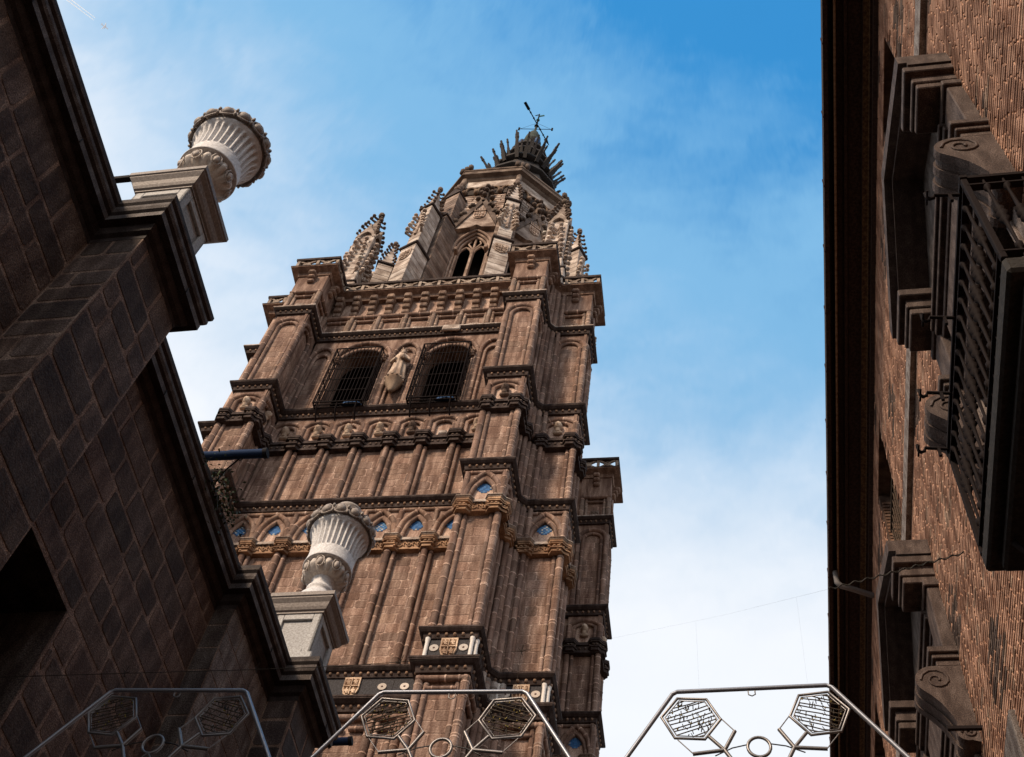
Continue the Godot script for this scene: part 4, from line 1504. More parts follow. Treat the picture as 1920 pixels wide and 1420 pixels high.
	for i in lp.size() - 1:
		var a: Vector2 = lp[i]
		var b: Vector2 = lp[i + 1]
		if (b - a).length() < 1.0:
			continue
		var d := (b - a).normalized()
		var out := Vector2(-d.y, d.x)
		var s := rng.randf_range(0.4, 0.9)
		while s < (b - a).length() - 0.3:
			var j := fresh(t)
			var m := a + d * s
			j.box(Vector3(m.x - 0.005 - absf(out.x) * 0.045, 8.722, m.y - 0.005 - absf(out.y) * 0.045) + Vector3(out.x, 0, out.y) * -0.004, Vector3(m.x + 0.005, 8.79, m.y + 0.005) + Vector3(out.x, 0, out.y) * -0.042, Color(0.05, 0.045, 0.04))
			part("cornice_joint", j, M.smooth_granite, palace)
			s += rng.randf_range(0.8, 1.3)
	# water spouts
	for z: float in [6.03, 9.82]:
		var sp := fresh(t)
		var pipe := Color(0.030, 0.052, 0.115)
		sp.tube([L(-4.95, 9.14, z - 0.05), L(-4.60, 9.2, z), L(-4.55, 9.205, z), L(-4.53, 9.206, z), L(-4.25, 9.24, z + 0.03)], [0.045, 0.045, 0.05, 0.045, 0.045], [pipe], 12)
		sp.tube([L(-4.26, 9.24, z + 0.03), L(-4.22, 9.245, z + 0.03)], [0.052], [Color(0.03, 0.03, 0.035)], 12)
		sp.tube([L(-4.74, 8.98, z + 0.2), L(-4.6, 9.1, z + 0.09), L(-4.47, 9.19, z + 0.03), L(-4.44, 9.16, z + 0.02), L(-4.46, 9.13, z + 0.02)], [0.008], [Color(0.02, 0.018, 0.018)], 6)
		part("water_spout", sp, M.iron, palace)
	var tie := fresh(t)
	tie.bar(L(-5.7, 9.95, 3.52), L(-4.95, 9.95, 3.52), 0.05, 0.05, UPV, Color(0.03, 0.025, 0.024))
	part("tie_bar", tie, M.iron, palace)
	weeds()

func weeds() -> void:
	var at := left_frame * Transform3D(Basis(), L(-4.72, 9.0, 6.3))
	var b := MB.new()
	var r := RandomNumberGenerator.new()
	r.seed = 91
	for i in 420:
		var c := Vector3(r.randfn(0.0, 0.085) + 0.03, r.randfn(-0.02, 0.085), r.randfn(0.0, 0.20))
		var d := Vector3(r.randfn(), r.randfn(), r.randfn()).normalized()
		var s := d.cross(Vector3(0.3, 0.9, 0.1)).normalized() * r.randf_range(0.008, 0.015)
		var l := r.randf_range(0.025, 0.05)
		var col := Color(0.05, 0.075, 0.025) * r.randf_range(0.5, 1.3)
		b.quad(c, c + d * l * 0.5 + s, c + d * l, c + d * l * 0.5 - s, col)
	for i in 14:
		var e := Vector3(r.randfn(0.03, 0.08), r.randfn(0.0, 0.1), r.randfn(0.0, 0.2))
		b.tube([Vector3(-0.05, -0.02, e.z * 0.4), e * 0.6 + Vector3(0, 0.04, 0), e], [0.004], [Color(0.09, 0.07, 0.03)], 4, false, false)
	var o := part("wall_plant", b, M.leaf, self)
	o.transform = at
	tag(o, "small dark green weed growing from the parapet cornice below the water spout", "plant")

func make_urn(x: float, zf: float, label: String) -> void:
	var base := left_frame * Transform3D(Basis(), L(x, 9.0, zf))
	var u := thing("stone_urn", base, label, "urn", "urns on the palace parapet")
	var mar := Color(0.72, 0.715, 0.71)
	var grime := Color(0.27, 0.235, 0.21)
	# pedestal: die with sunk panels
	var b := fresh()
	var h := 0.255
	var stone := Color(0.42, 0.42, 0.415)
	b.box(Vector3(-h - 0.06, 0.0, -h - 0.06), Vector3(h + 0.06, 0.1, h + 0.06), stone, 0.01)
	b.box(Vector3(-h + 0.03, 0.1, -h + 0.03), Vector3(h - 0.03, 0.74, h - 0.03), Color(0.38, 0.38, 0.375))
	for k in 4:
		b.t = Transform3D(Basis(UPV, PI / 2 * k), Vector3())
		b.box(Vector3(-h, 0.1, h - 0.03), Vector3(-h + 0.09, 0.74, h), stone, 0.006)
		b.box(Vector3(h - 0.09, 0.1, h - 0.03), Vector3(h, 0.74, h), stone, 0.006)
		b.box(Vector3(-h + 0.09, 0.1, h - 0.03), Vector3(h - 0.09, 0.2, h), stone, 0.006)
		b.box(Vector3(-h + 0.09, 0.65, h - 0.03), Vector3(h - 0.09, 0.74, h), stone, 0.006)
	part("pedestal", b, M.marble, u)
	var c := fresh()
	var sq := []
	for q: Array in [[-1, 1], [1, 1], [1, -1], [-1, -1]]:
		sq.append(Vector2(q[0] * h, q[1] * h))
	c.sweep([Vector2(-0.1, 0.735), Vector2(0.012, 0.735), Vector2(0.012, 0.76), Vector2(0.03, 0.77), Vector2(0.045, 0.80), Vector2(0.06, 0.85), Vector2(0.092, 0.895), Vector2(0.092, 0.91), Vector2(0.105, 0.92), Vector2(0.105, 0.975), Vector2(0.09, 0.985), Vector2(-0.25, 1.0)], sq, true, grime)
	part("pedestal_cap", c, M.marble, u)
	# foot and stem
	var f := fresh()
	f.lathe(Vector3(), [Vector2(0.0, 0.973), Vector2(0.245, 0.980), Vector2(0.25, 1.040), Vector2(0.24, 1.120), Vector2(0.215, 1.200), Vector2(0.17, 1.273), Vector2(0.145, 1.299), Vector2(0.145, 1.333), Vector2(0.158, 1.346), Vector2(0.158, 1.379), Vector2(0.145, 1.392), Vector2(0.125, 1.426), Vector2(0.12, 1.492), Vector2(0.135, 1.532), Vector2(0.14, 1.559)], 40, mar)
	part("foot", f, M.marble, u)
	# cup with raised petals
	var cup := fresh()
	var pet := func(i: int, a: float, r: float) -> float:
		var k: float = [0.0, 0.25, 0.8, 1.0, 1.0, 0.8, 0.0, 0.0][i]
		return r * (1.0 + k * (0.17 * pow(absf(cos(a * 8.0)), 0.75) - 0.07))
	cup.lathe(Vector3(), [Vector2(0.13, 1.532), Vector2(0.16, 1.539), Vector2(0.205, 1.565), Vector2(0.235, 1.612), Vector2(0.245, 1.632), Vector2(0.235, 1.705), Vector2(0.215, 1.725), Vector2(0.2, 1.732)], 96, Color(0.66, 0.60, 0.54), pet)
	part("petal_cup", cup, M.marble, u)
	for k in 16:
		var a := TAU * (k + 0.0) / 16
		if k % 2 == 0:
			var e := fresh(Transform3D(Basis(UPV, a), Vector3()))
			e.ball(Vector3(0.25, 1.632, 0), Vector3(0.034, 0.062, 0.036), 8, Color(0.5, 0.44, 0.39))
			var rim := []
			for q in 9:
				var g := TAU * q / 8
				rim.append(Vector3(0.252 + sin(g) * 0.012, 1.632 + sin(g) * 0.078, cos(g) * 0.05))
			e.tube(rim, [0.009], [Color(0.5, 0.44, 0.39)], 5)
			part("petal_boss", e, M.marble, u)
	# bell with flutes under the lip
	var bell := fresh()
	var flu := func(i: int, a: float, r: float) -> float:
		var k: float = [0, 0, 0, 0, 0, 0, 1, 1, 1, 1, 0, 0, 0, 0, 0][i]
		var s := cos(a * 28.0)
		return r * (1.0 - k * 0.10 * clampf(0.5 - s * 1.6, 0.0, 1.0))
	bell.lathe(Vector3(), [Vector2(0.18, 1.712), Vector2(0.282, 1.718), Vector2(0.288, 1.738), Vector2(0.282, 1.771), Vector2(0.268, 1.878), Vector2(0.268, 1.931), Vector2(0.269, 1.951), Vector2(0.276, 2.064), Vector2(0.292, 2.197), Vector2(0.318, 2.283), Vector2(0.325, 2.303), Vector2(0.34, 2.330), Vector2(0.352, 2.337), Vector2(0.352, 2.370), Vector2(0.33, 2.383)], 168, mar, flu)
	part("fluted_bowl", bell, M.marble, u)
	# wreath of eggs
	var wr := fresh()
	wr.lathe(Vector3(), [Vector2(0.33, 2.357), Vector2(0.365, 2.377), Vector2(0.385, 2.430), Vector2(0.375, 2.490), Vector2(0.33, 2.530), Vector2(0.26, 2.543), Vector2(0.0, 2.530)], 48, grime)
	var wp := part("wreath", wr, M.marble, u)
	for k in 14:
		var e := fresh(Transform3D(Basis(UPV, TAU * k / 14), Vector3()))
		e.ball(Vector3(0.385, 2.439, 0), Vector3(0.045, 0.066, 0.058), 10, Color(0.36, 0.315, 0.28))
		var rim := []
		for q in 11:
			var g := TAU * q / 10
			rim.append(Vector3(0.395 - absf(cos(g)) * 0.02, 2.436 + sin(g) * 0.08, cos(g) * 0.076))
		e.tube(rim, [0.012], [Color(0.33, 0.29, 0.255)], 6)
		e.ball(Vector3(0.38, 2.482, 0.09), Vector3(0.03, 0.035, 0.02), 6, Color(0.3, 0.26, 0.23))
		e.ball(Vector3(0.375, 2.397, 0.09), Vector3(0.03, 0.035, 0.018), 6, Color(0.3, 0.26, 0.23))
		part("egg", e, M.marble, wp)
	var top := fresh()
	top.lathe(Vector3(), [Vector2(0.13, 2.516), Vector2(0.12, 2.753), Vector2(0.15, 2.806), Vector2(0.165, 2.832), Vector2(0.165, 2.859), Vector2(0.12, 2.912), Vector2(0.0, 2.939)], 32, Color(0.40, 0.36, 0.32))
	part("finial", top, M.marble, u)


# ---------------------------------------------------------------- right: the brick house
const RIGHT_TURN := -0.01187
var right_frame: Transform3D
var house: Node3D

func make_house() -> void:
	right_frame = Transform3D(Basis(UPV, RIGHT_TURN), Vector3(0, EYE, 0))
	var at := Transform3D(right_frame.basis, right_frame.basis * Vector3(2.2, 0, -8.0))
	house = thing("brick_house", at, "narrow red brick house front with pedimented windows and deep dark eaves", "building")
	var t := at.affine_inverse() * right_frame
	var X := 2.2
	var mort := Color(0.16, 0.095, 0.066)
	var holes := []                     # z0, z1, y0, y1
	for z: float in [-0.98, 4.55, 10.09, 15.46]:
		holes.append([z, z + 1.15, 12.85, 15.06])
	var doors := []
	for z: float in [-0.55, 5.0, 10.5, 16.05]:
		doors.append(z)
		holes.append([z - 0.92, z + 0.92, 6.5, 9.2])
	var zs := [-4.0, 22.0]
	var ys := [-EYE, 15.62]
	for h: Array in holes:
		zs.append(h[0]); zs.append(h[1]); ys.append(h[2]); ys.append(h[3])
	zs.sort(); ys.sort()
	var w := fresh(t)
	for i in zs.size() - 1:
		for j in ys.size() - 1:
			var zc: float = (zs[i] + zs[i + 1]) * 0.5
			var yc: float = (ys[j] + ys[j + 1]) * 0.5
			var hole := false
			for h: Array in holes:
				if zc > h[0] and zc < h[1] and yc > h[2] and yc < h[3]:
					hole = true
			if not hole and zs[i + 1] - zs[i] > 0.001 and ys[j + 1] - ys[j] > 0.001:
				w.poly([L(X, ys[j], zs[i]), L(X, ys[j], zs[i + 1]), L(X, ys[j + 1], zs[i + 1]), L(X, ys[j + 1], zs[i])], Vector3(-1, 0, 0), mort)
	w.box(L(X + 0.6, -EYE, 22.0), L(X + 6.0, 15.6, 21.9), mort)
	w.box(L(X + 0.6, -EYE, -4.0), L(X + 6.0, 15.6, -4.1), mort)
	w.box(L(X, -EYE, 22.05), L(X + 0.6, 15.6, 22.0), mort)
	w.box(L(X, -EYE, -4.0), L(X + 0.6, 15.6, -4.05), mort)
	w.box(L(X + 6.0, -EYE, 22.0), L(X + 6.1, 15.6, -4.0), mort)
	part("wall", w, M.brick, house)
	# bricks
	var list := []
	var tt := right_frame * Transform3D(Basis(Vector3(0, 0, 1), UPV, Vector3(-1, 0, 0)), Vector3(X, 0, 0))
	var y := 4.4
	var row := 0
	var col := Color(0.70, 0.42, 0.285)
	while y < 15.5:
		var z := 0.3 + (row % 2) * 0.14 + rng.randf() * 0.05
		while z < 20.5:
			var l := rng.randf_range(0.25, 0.29)
			if rng.randf() < 0.3:
				l = 0.135
			var ok := true
			for h: Array in holes:
				if z + l > h[0] - 0.02 and z < h[1] + 0.02 and y + 0.045 > h[2] and y < h[3]:
					ok = false
			if y > 12.28 and y < 12.70:
				ok = false
			if z < 2.2 and y > 12.7:
				ok = ok and z > 1.0
			if ok:
				var patch := sin(z * 1.9 + y * 0.7) * sin(y * 2.3 - z * 0.6)
				var c := tone(col, 0.17)
				if patch > 0.72 and rng.randf() < 0.7:
					c = tone(Color(0.2, 0.145, 0.115), 0.3)
				elif rng.randf() < 0.06:
					c = tone(Color(0.60, 0.42, 0.30), 0.2)
				var dz := rng.randf_range(-0.0015, 0.0015)
				var e := [tt, -z - l + 0.006, -z, y + dz, y + 0.041 + dz, 0.0, rng.randf_range(0.012, 0.016), 0.006, 0.006, c, 0.0]
				e[10] = seen(tt, e)
				list.append(e)
			z += l
		y += 0.062
		row += 1
	set_stones(list, house, at, "brick", M.brick)
	# string course
	var s := fresh(t)
	var gs := Color(0.55, 0.51, 0.47)
	var line := [Vector2(X, 4.0), Vector2(X, -22.0)]
	line.reverse()
	s.sweep([Vector2(-0.02, 12.34), Vector2(0.075, 12.34), Vector2(0.075, 12.62), Vector2(0.05, 12.66), Vector2(-0.02, 12.68)], line, false, gs)
	part("string_course", s, M.smooth_granite, house)
	# eaves
	var ev := fresh(t)
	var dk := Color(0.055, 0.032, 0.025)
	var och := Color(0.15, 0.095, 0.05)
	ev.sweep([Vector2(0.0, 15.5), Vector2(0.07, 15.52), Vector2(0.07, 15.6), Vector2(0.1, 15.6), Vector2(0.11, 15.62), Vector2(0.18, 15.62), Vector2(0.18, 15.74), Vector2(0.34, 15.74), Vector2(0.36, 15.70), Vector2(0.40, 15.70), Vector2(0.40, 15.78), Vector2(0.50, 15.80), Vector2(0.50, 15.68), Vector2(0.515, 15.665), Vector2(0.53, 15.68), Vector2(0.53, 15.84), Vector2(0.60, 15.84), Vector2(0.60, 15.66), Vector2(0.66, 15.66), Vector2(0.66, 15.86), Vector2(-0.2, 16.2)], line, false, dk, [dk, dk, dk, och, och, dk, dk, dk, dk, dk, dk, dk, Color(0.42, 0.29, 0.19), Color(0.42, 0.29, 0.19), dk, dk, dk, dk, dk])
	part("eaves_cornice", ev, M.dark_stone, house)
	for k in 24:                       # joints of the gutter
		var j := fresh(t)
		var z := -1.0 + k * 0.95
		j.box(L(X - 0.668, 15.652, z + 0.012), L(X - 0.59, 15.87, z - 0.012), Color(0.055, 0.035, 0.03))
		part("gutter_clip", j, M.iron, house)
	var rf := fresh(t)
	rf.quad(L(X - 0.5, 15.95, -4.0), L(X - 0.5, 15.95, 22.0), L(X + 6.0, 18.2, 22.0), L(X + 6.0, 18.2, -4.0), Color(0.32, 0.17, 0.11))
	part("roof", rf, M.roof, house)
	# drain elbow under the eaves
	var dp := fresh(t)
	dp.tube([L(X - 0.02, 15.30, 13.35), L(X - 0.3, 15.34, 13.25), L(X - 0.5, 15.38, 13.2), L(X - 0.555, 15.44, 13.18), L(X - 0.56, 15.66, 13.15)], [0.045], [Color(0.21, 0.20, 0.20)], 10)
	part("drain_elbow", dp, M.iron, house)
	# attic windows
	for i in 4:
		attic(t, X, holes[i][0] if false else [-0.98, 4.55, 10.09, 15.46][i])
	for z: float in doors:
		surround(t, X, z)
	balcony(t, X)
	# pale stone slab low on the wall
	var pl := fresh(t)
	pl.box(L(X - 0.06, 5.0, 8.5), L(X + 0.01, 7.58, 7.85), Color(0.34, 0.31, 0.29), 0.01)
	part("wall_slab", pl, M.smooth_granite, house)

func attic(t: Transform3D, X: float, z0: float) -> void:
	var b := fresh(t)
	var c := Color(0.19, 0.125, 0.09)
	var z1 := z0 + 1.15
	b.box(L(X, 12.8, z0 - 0.001), L(X + 0.4, 15.08, z0 - 0.06), c)
	b.box(L(X, 12.8, z1 + 0.06), L(X + 0.4, 15.08, z1 + 0.001), c)
	b.box(L(X, 15.061, z1), L(X + 0.4, 15.12, z0), c)
	b.box(L(X, 12.7, z1), L(X + 0.4, 12.849, z0), c)
	for k in 28:                        # brick courses of the far reveal
		b.box(L(X + 0.02, 12.9 + k * 0.0715, z1 + 0.002), L(X + 0.36, 12.948 + k * 0.0715, z1 - 0.012), tone(Color(0.38, 0.235, 0.16), 0.3))
	var w := part("attic_window", b, M.brick, house)
	var p := fresh(t)
	p.box(L(X + 0.36, 12.85, z1), L(X + 0.4, 15.06, z0), Color(0.015, 0.013, 0.012))
	part("pane", p, M.dark_stone, w)
	for k in 9:
		var g := fresh(t)
		var z := z0 + 0.07 + k * 0.127
		g.tube([L(X + 0.06, 12.8, z), L(X + 0.06, 14.2, z)], [0.012], [Color(0.09, 0.065, 0.05)], 6)
		for q in 4:
			g.ball(L(X + 0.06, 13.0 + q * 0.34, z), Vector3(0.02, 0.03, 0.02), 6, Color(0.09, 0.065, 0.05))
		part("bar", g, M.iron, w)
	var r := fresh(t)
	r.bar(L(X + 0.06, 14.2, z0), L(X + 0.06, 14.2, z1), 0.05, 0.04, UPV, Color(0.05, 0.04, 0.035))
	part("rail", r, M.iron, w)

func surround(t: Transform3D, X: float, zc: float) -> void:
	var st := Color(0.20, 0.152, 0.128)
	var pale := Color(0.42, 0.36, 0.315)
	var root := Node3D.new()
	root.name = "pedimented_window"
	house.add_child(root, true)
	# opening
	var o := fresh(t)
	o.box(L(X + 0.3, 6.5, zc + 0.92), L(X + 0.35, 9.2, zc - 0.92), Color(0.03, 0.022, 0.018))
	for s: float in [-1.0, 1.0]:
		o.box(L(X, 6.5, zc + s * 0.95 + 0.03), L(X + 0.34, 9.2, zc + s * 0.95 - 0.03), Color(0.2, 0.17, 0.15))
		for k in 3:
			o.box(L(X + 0.25, 6.7 + k * 0.85, zc + s * 0.45 + 0.32), L(X + 0.3, 7.4 + k * 0.85, zc + s * 0.45 - 0.32), Color(0.05, 0.035, 0.028), 0.02)
	o.box(L(X, 9.2, zc + 0.95), L(X + 0.34, 9.26, zc - 0.95), Color(0.15, 0.13, 0.115))
	part("shutter_door", o, M.dark_stone, root)
	for s: float in [-1.0, 1.0]:
		var j := fresh(t)
		var c := zc + s * 1.04
		j.box(L(X - 0.07, 6.4, c + 0.12), L(X + 0.02, 9.3, c - 0.12), pale, 0.012)
		j.box(L(X - 0.10, 6.4, c - s * 0.03 + 0.04), L(X - 0.05, 9.3, c - s * 0.03 - 0.04), pale, 0.012)
		part("jamb", j, M.smooth_granite, root)
	var a := fresh(t)
	for q: Array in [[9.22, 9.32, 0.06], [9.32, 9.43, 0.085], [9.43, 9.50, 0.12], [9.50, 9.56, 0.15]]:
		a.box(L(X - q[2], q[0], zc + 1.16), L(X + 0.02, q[1], zc - 1.16), st, 0.008)
	a.box(L(X - 0.06, 9.56, zc + 1.14), L(X + 0.02, 10.72, zc - 1.14), st)
	a.box(L(X - 0.10, 9.72, zc + 0.86), L(X - 0.05, 10.56, zc - 0.86), st, 0.02)
	part("architrave", a, M.smooth_granite, root)
	for s: float in [-1.0, 1.0]:
		var c := zc + s * 1.16
		console(t, root, X, c, 8.32, st)
		var r := fresh(t)
		for q: Array in [[9.44, 9.52, 0.24], [9.52, 9.58, 0.27], [9.58, 9.66, 0.30]]:
			r.box(L(X - q[2], q[0], c + 0.17 + (q[2] - 0.24)), L(X, q[1], c - 0.17 - (q[2] - 0.24)), st, 0.008)
		r.box(L(X - 0.14, 9.66, c + 0.17), L(X, 10.62, c - 0.17), st, 0.01)
		r.box(L(X - 0.17, 10.62, c + 0.2), L(X, 10.72, c - 0.2), st, 0.01)
		part("pedestal_block", r, M.smooth_granite, root)
	# cornice with returns, then the low gable
	var k := fresh(t)
	var z0 := zc - 1.31
	var z1 := zc + 1.31
	var path := [Vector2(X + 0.0, -z1), Vector2(X - 0.0, -z1)]
	var e := 0.0
	for q: Array in [[10.72, 10.82, 0.36, 0.0], [10.82, 10.90, 0.385, 0.02], [10.98, 11.10, 0.43, 0.07]]:
		k.box(L(X - q[2], q[0], z1 + q[3]), L(X, q[1], z1 - 0.42 - q[3]), st, 0.01)
		k.box(L(X - q[2], q[0], z0 + 0.42 + q[3]), L(X, q[1], z0 - q[3]), st, 0.01)
	for zz: float in [z0, z1 - 0.42]:
		k.box(L(X - 0.37, 10.90, zz + 0.43), L(X, 10.98, zz - 0.01), st)
	for q: Array in [[10.40, 10.48, 0.12], [10.48, 10.56, 0.17], [10.56, 10.62, 0.20]]:
		k.box(L(X - q[2], q[0], z1 - 0.3), L(X, q[1], z0 + 0.3), st, 0.008)
	part("cornice", k, M.smooth_granite, root)
	var g := fresh(t * Transform3D(Basis(Vector3(0, 0, 1), UPV, Vector3(-1, 0, 0)), Vector3(X, 0, -2.0 * zc)))
	g.prism(PackedVector2Array([Vector2(z0 + 0.3, 10.6), Vector2(z1 - 0.3, 10.6), Vector2(z1, 11.10), Vector2(zc, 11.82), Vector2(z0, 11.10)]), 0.0, 0.09, Color(0.22, 0.19, 0.165))
	for s: float in [-1.0, 1.0]:
		var lo := zc + s * 1.40
		for q: Array in [[0.0, 0.06, 0.38], [0.06, 0.24, 0.455]]:
			g.prism(PackedVector2Array([Vector2(lo, 11.10 + q[0]), Vector2(zc, 11.83 + q[0]), Vector2(zc, 11.83 + q[1]), Vector2(lo, 11.10 + q[1])]), 0.0, q[2], st)
	part("pediment", g, M.smooth_granite, root)

func console(t: Transform3D, root: Node3D, X: float, zc: float, y0: float, st: Color) -> void:
	var p := PackedVector2Array([Vector2(0, 1.12), Vector2(0.27, 1.12)])
	for i in 10:
		var a := PI * 0.5 - PI * 0.75 * i / 9.0
		p.append(Vector2(0.27 + cos(a) * 0.19, 0.93 + sin(a) * 0.19))
	p.append_array([Vector2(0.335, 0.72), Vector2(0.265, 0.62), Vector2(0.21, 0.50), Vector2(0.175, 0.39)])
	for i in 8:
		var a := PI * 0.22 - PI * 0.8 * i / 7.0
		p.append(Vector2(0.10 + cos(a) * 0.095, 0.25 + sin(a) * 0.095))
	p.append(Vector2(0.0, 0.13))
	# (outward, up) profile, drawn across the wall in reeds
	var c := fresh(t * Transform3D(Basis(Vector3(-1, 0, 0), UPV, Vector3(0, 0, -1)), Vector3(X, y0, -zc)))
	for k in 5:
		var q := PackedVector2Array()
		for i in p.size():
			var v := p[i]
			q.append(Vector2(v.x + (0.016 if k % 2 == 0 else 0.0) if v.x > 0.02 else v.x, v.y))
		c.prism(q, -0.17 + k * 0.068, -0.17 + (k + 1) * 0.068, st, true)
	for s: float in [-1.0, 1.0]:
		for sp: Array in [[0.275, 0.93, 0.15], [0.10, 0.25, 0.07]]:
			var line := []
			for i in 19:
				var a := TAU * 1.6 * i / 18.0
				var r: float = sp[2] * (1.0 - 0.85 * i / 18.0)
				line.append(Vector3(sp[0] + cos(a) * r, sp[1] + sin(a) * r, s * 0.172))
			c.tube(line, [0.013], [st], 5)
	part("console", c, M.smooth_granite, root)

func balcony(t: Transform3D, X: float) -> void:
	var ir := Color(0.022, 0.017, 0.016)
	var x0 := 1.61
	var za := 3.27
	var zb := 5.36
	var yf := 6.5
	var yr := 7.66
	var b := fresh(t)
	b.box(L(x0 - 0.02, yf - 0.16, zb + 0.02), L(X, yf, za - 0.02), Color(0.03, 0.024, 0.021), 0.02)
	b.box(L(x0 + 0.06, yf - 0.26, zb - 0.06), L(X, yf - 0.16, za + 0.06), Color(0.025, 0.02, 0.018), 0.02)
	var bal := part("balcony", b, M.dark_stone, house)
	var r := fresh(t)
	r.bar(L(x0, yr, za - 0.03), L(x0, yr, zb + 0.03), 0.035, 0.045, UPV, ir)
	r.bar(L(x0, yr, za), L(X, yr, za), 0.035, 0.045, UPV, ir)
	r.bar(L(x0, yr, zb), L(X, yr, zb), 0.035, 0.045, UPV, ir)
	for y: float in [yf + 0.08, yr - 0.12]:
		r.bar(L(x0, y, za), L(x0, y, zb), 0.016, 0.045, UPV, ir)
		r.bar(L(x0, y, za), L(X, y, za), 0.016, 0.045, UPV, ir)
		r.bar(L(x0, y, zb), L(X, y, zb), 0.016, 0.045, UPV, ir)
	for z: float in [za, zb]:
		r.box(L(x0 - 0.02, yf, z + 0.02), L(x0 + 0.02, yr, z - 0.02), ir, 0.005)
	part("handrail", r, M.iron, bal)
	var prof := []
	for q: Array in [[0.010, 0.0], [0.012, 0.14], [0.030, 0.15], [0.030, 0.19], [0.012, 0.20], [0.015, 0.40], [0.018, 0.50], [0.042, 0.53], [0.020, 0.56], [0.050, 0.60], [0.020, 0.64], [0.042, 0.67], [0.018, 0.70], [0.015, 0.80], [0.012, 0.98], [0.030, 1.0], [0.030, 1.04], [0.012, 1.05], [0.010, 1.16]]:
		prof.append(Vector2(q[0] * 0.82, q[1]))
	var spots := []
	var n := 16
	for i in range(1, n):
		spots.append(L(x0, yf, lerpf(za, zb, float(i) / n)))
	for i in range(1, 5):
		spots.append(L(lerpf(x0, X, i / 5.0), yf, za))
		spots.append(L(lerpf(x0, X, i / 5.0), yf, zb))
	var one := fresh()
	one.lathe(Vector3(), prof, 8, ir)
	var mesh := one.made(M.iron)
	for s: Vector3 in spots:
		var m := MeshInstance3D.new()
		m.mesh = mesh
		m.name = "baluster"
		m.position = t * s
		m.basis = t.basis
		bal.add_child(m, true)
	for z: float in [3.36, 4.25, 4.85, 5.32]:
		var h := fresh(t)
		h.tube([L(x0, yr - 0.02, z), L(x0 - 0.17, yr + 0.01, z), L(x0 - 0.18, yr - 0.03, z), L(x0 - 0.205, yr - 0.045, z), L(x0 - 0.22, yr - 0.02, z), L(x0 - 0.22, yr + 0.05, z)], [0.013], [ir], 6)
		h.bar(L(x0 - 0.22, yr - 0.02, z - 0.05), L(x0 - 0.22, yr - 0.02, z + 0.05), 0.012, 0.012, UPV, ir)
		h.bar(L(x0 - 0.08, yr - 0.1, z), L(x0 - 0.08, yr + 0.0, z), 0.02, 0.02, Vector3(1, 0, 0), ir)
		part("banner_hook", h, M.iron, bal)
	for z: float in [za + 0.3, zb - 0.3]:
		var br := fresh(t)
		br.tube([L(X, yf - 0.9, z), L(X - 0.3, yf - 0.6, z), L(x0 + 0.1, yf - 0.26, z)], [0.018], [ir], 6)
		part("bracket", br, M.iron, bal)
	# rod of the next window's awning
	var rd := fresh(t)
	rd.bar(L(X + 0.05, 8.48, 9.02), L(X - 0.32, 8.48, 9.02), 0.035, 0.035, UPV, ir)
	part("iron_rod", rd, M.iron, house)


# ---------------------------------------------------------------- street lights on a cable
const FRAME_Z := -5.5

func F(x: float, y: float) -> Vector3:
	return Vector3(x, y, 0)

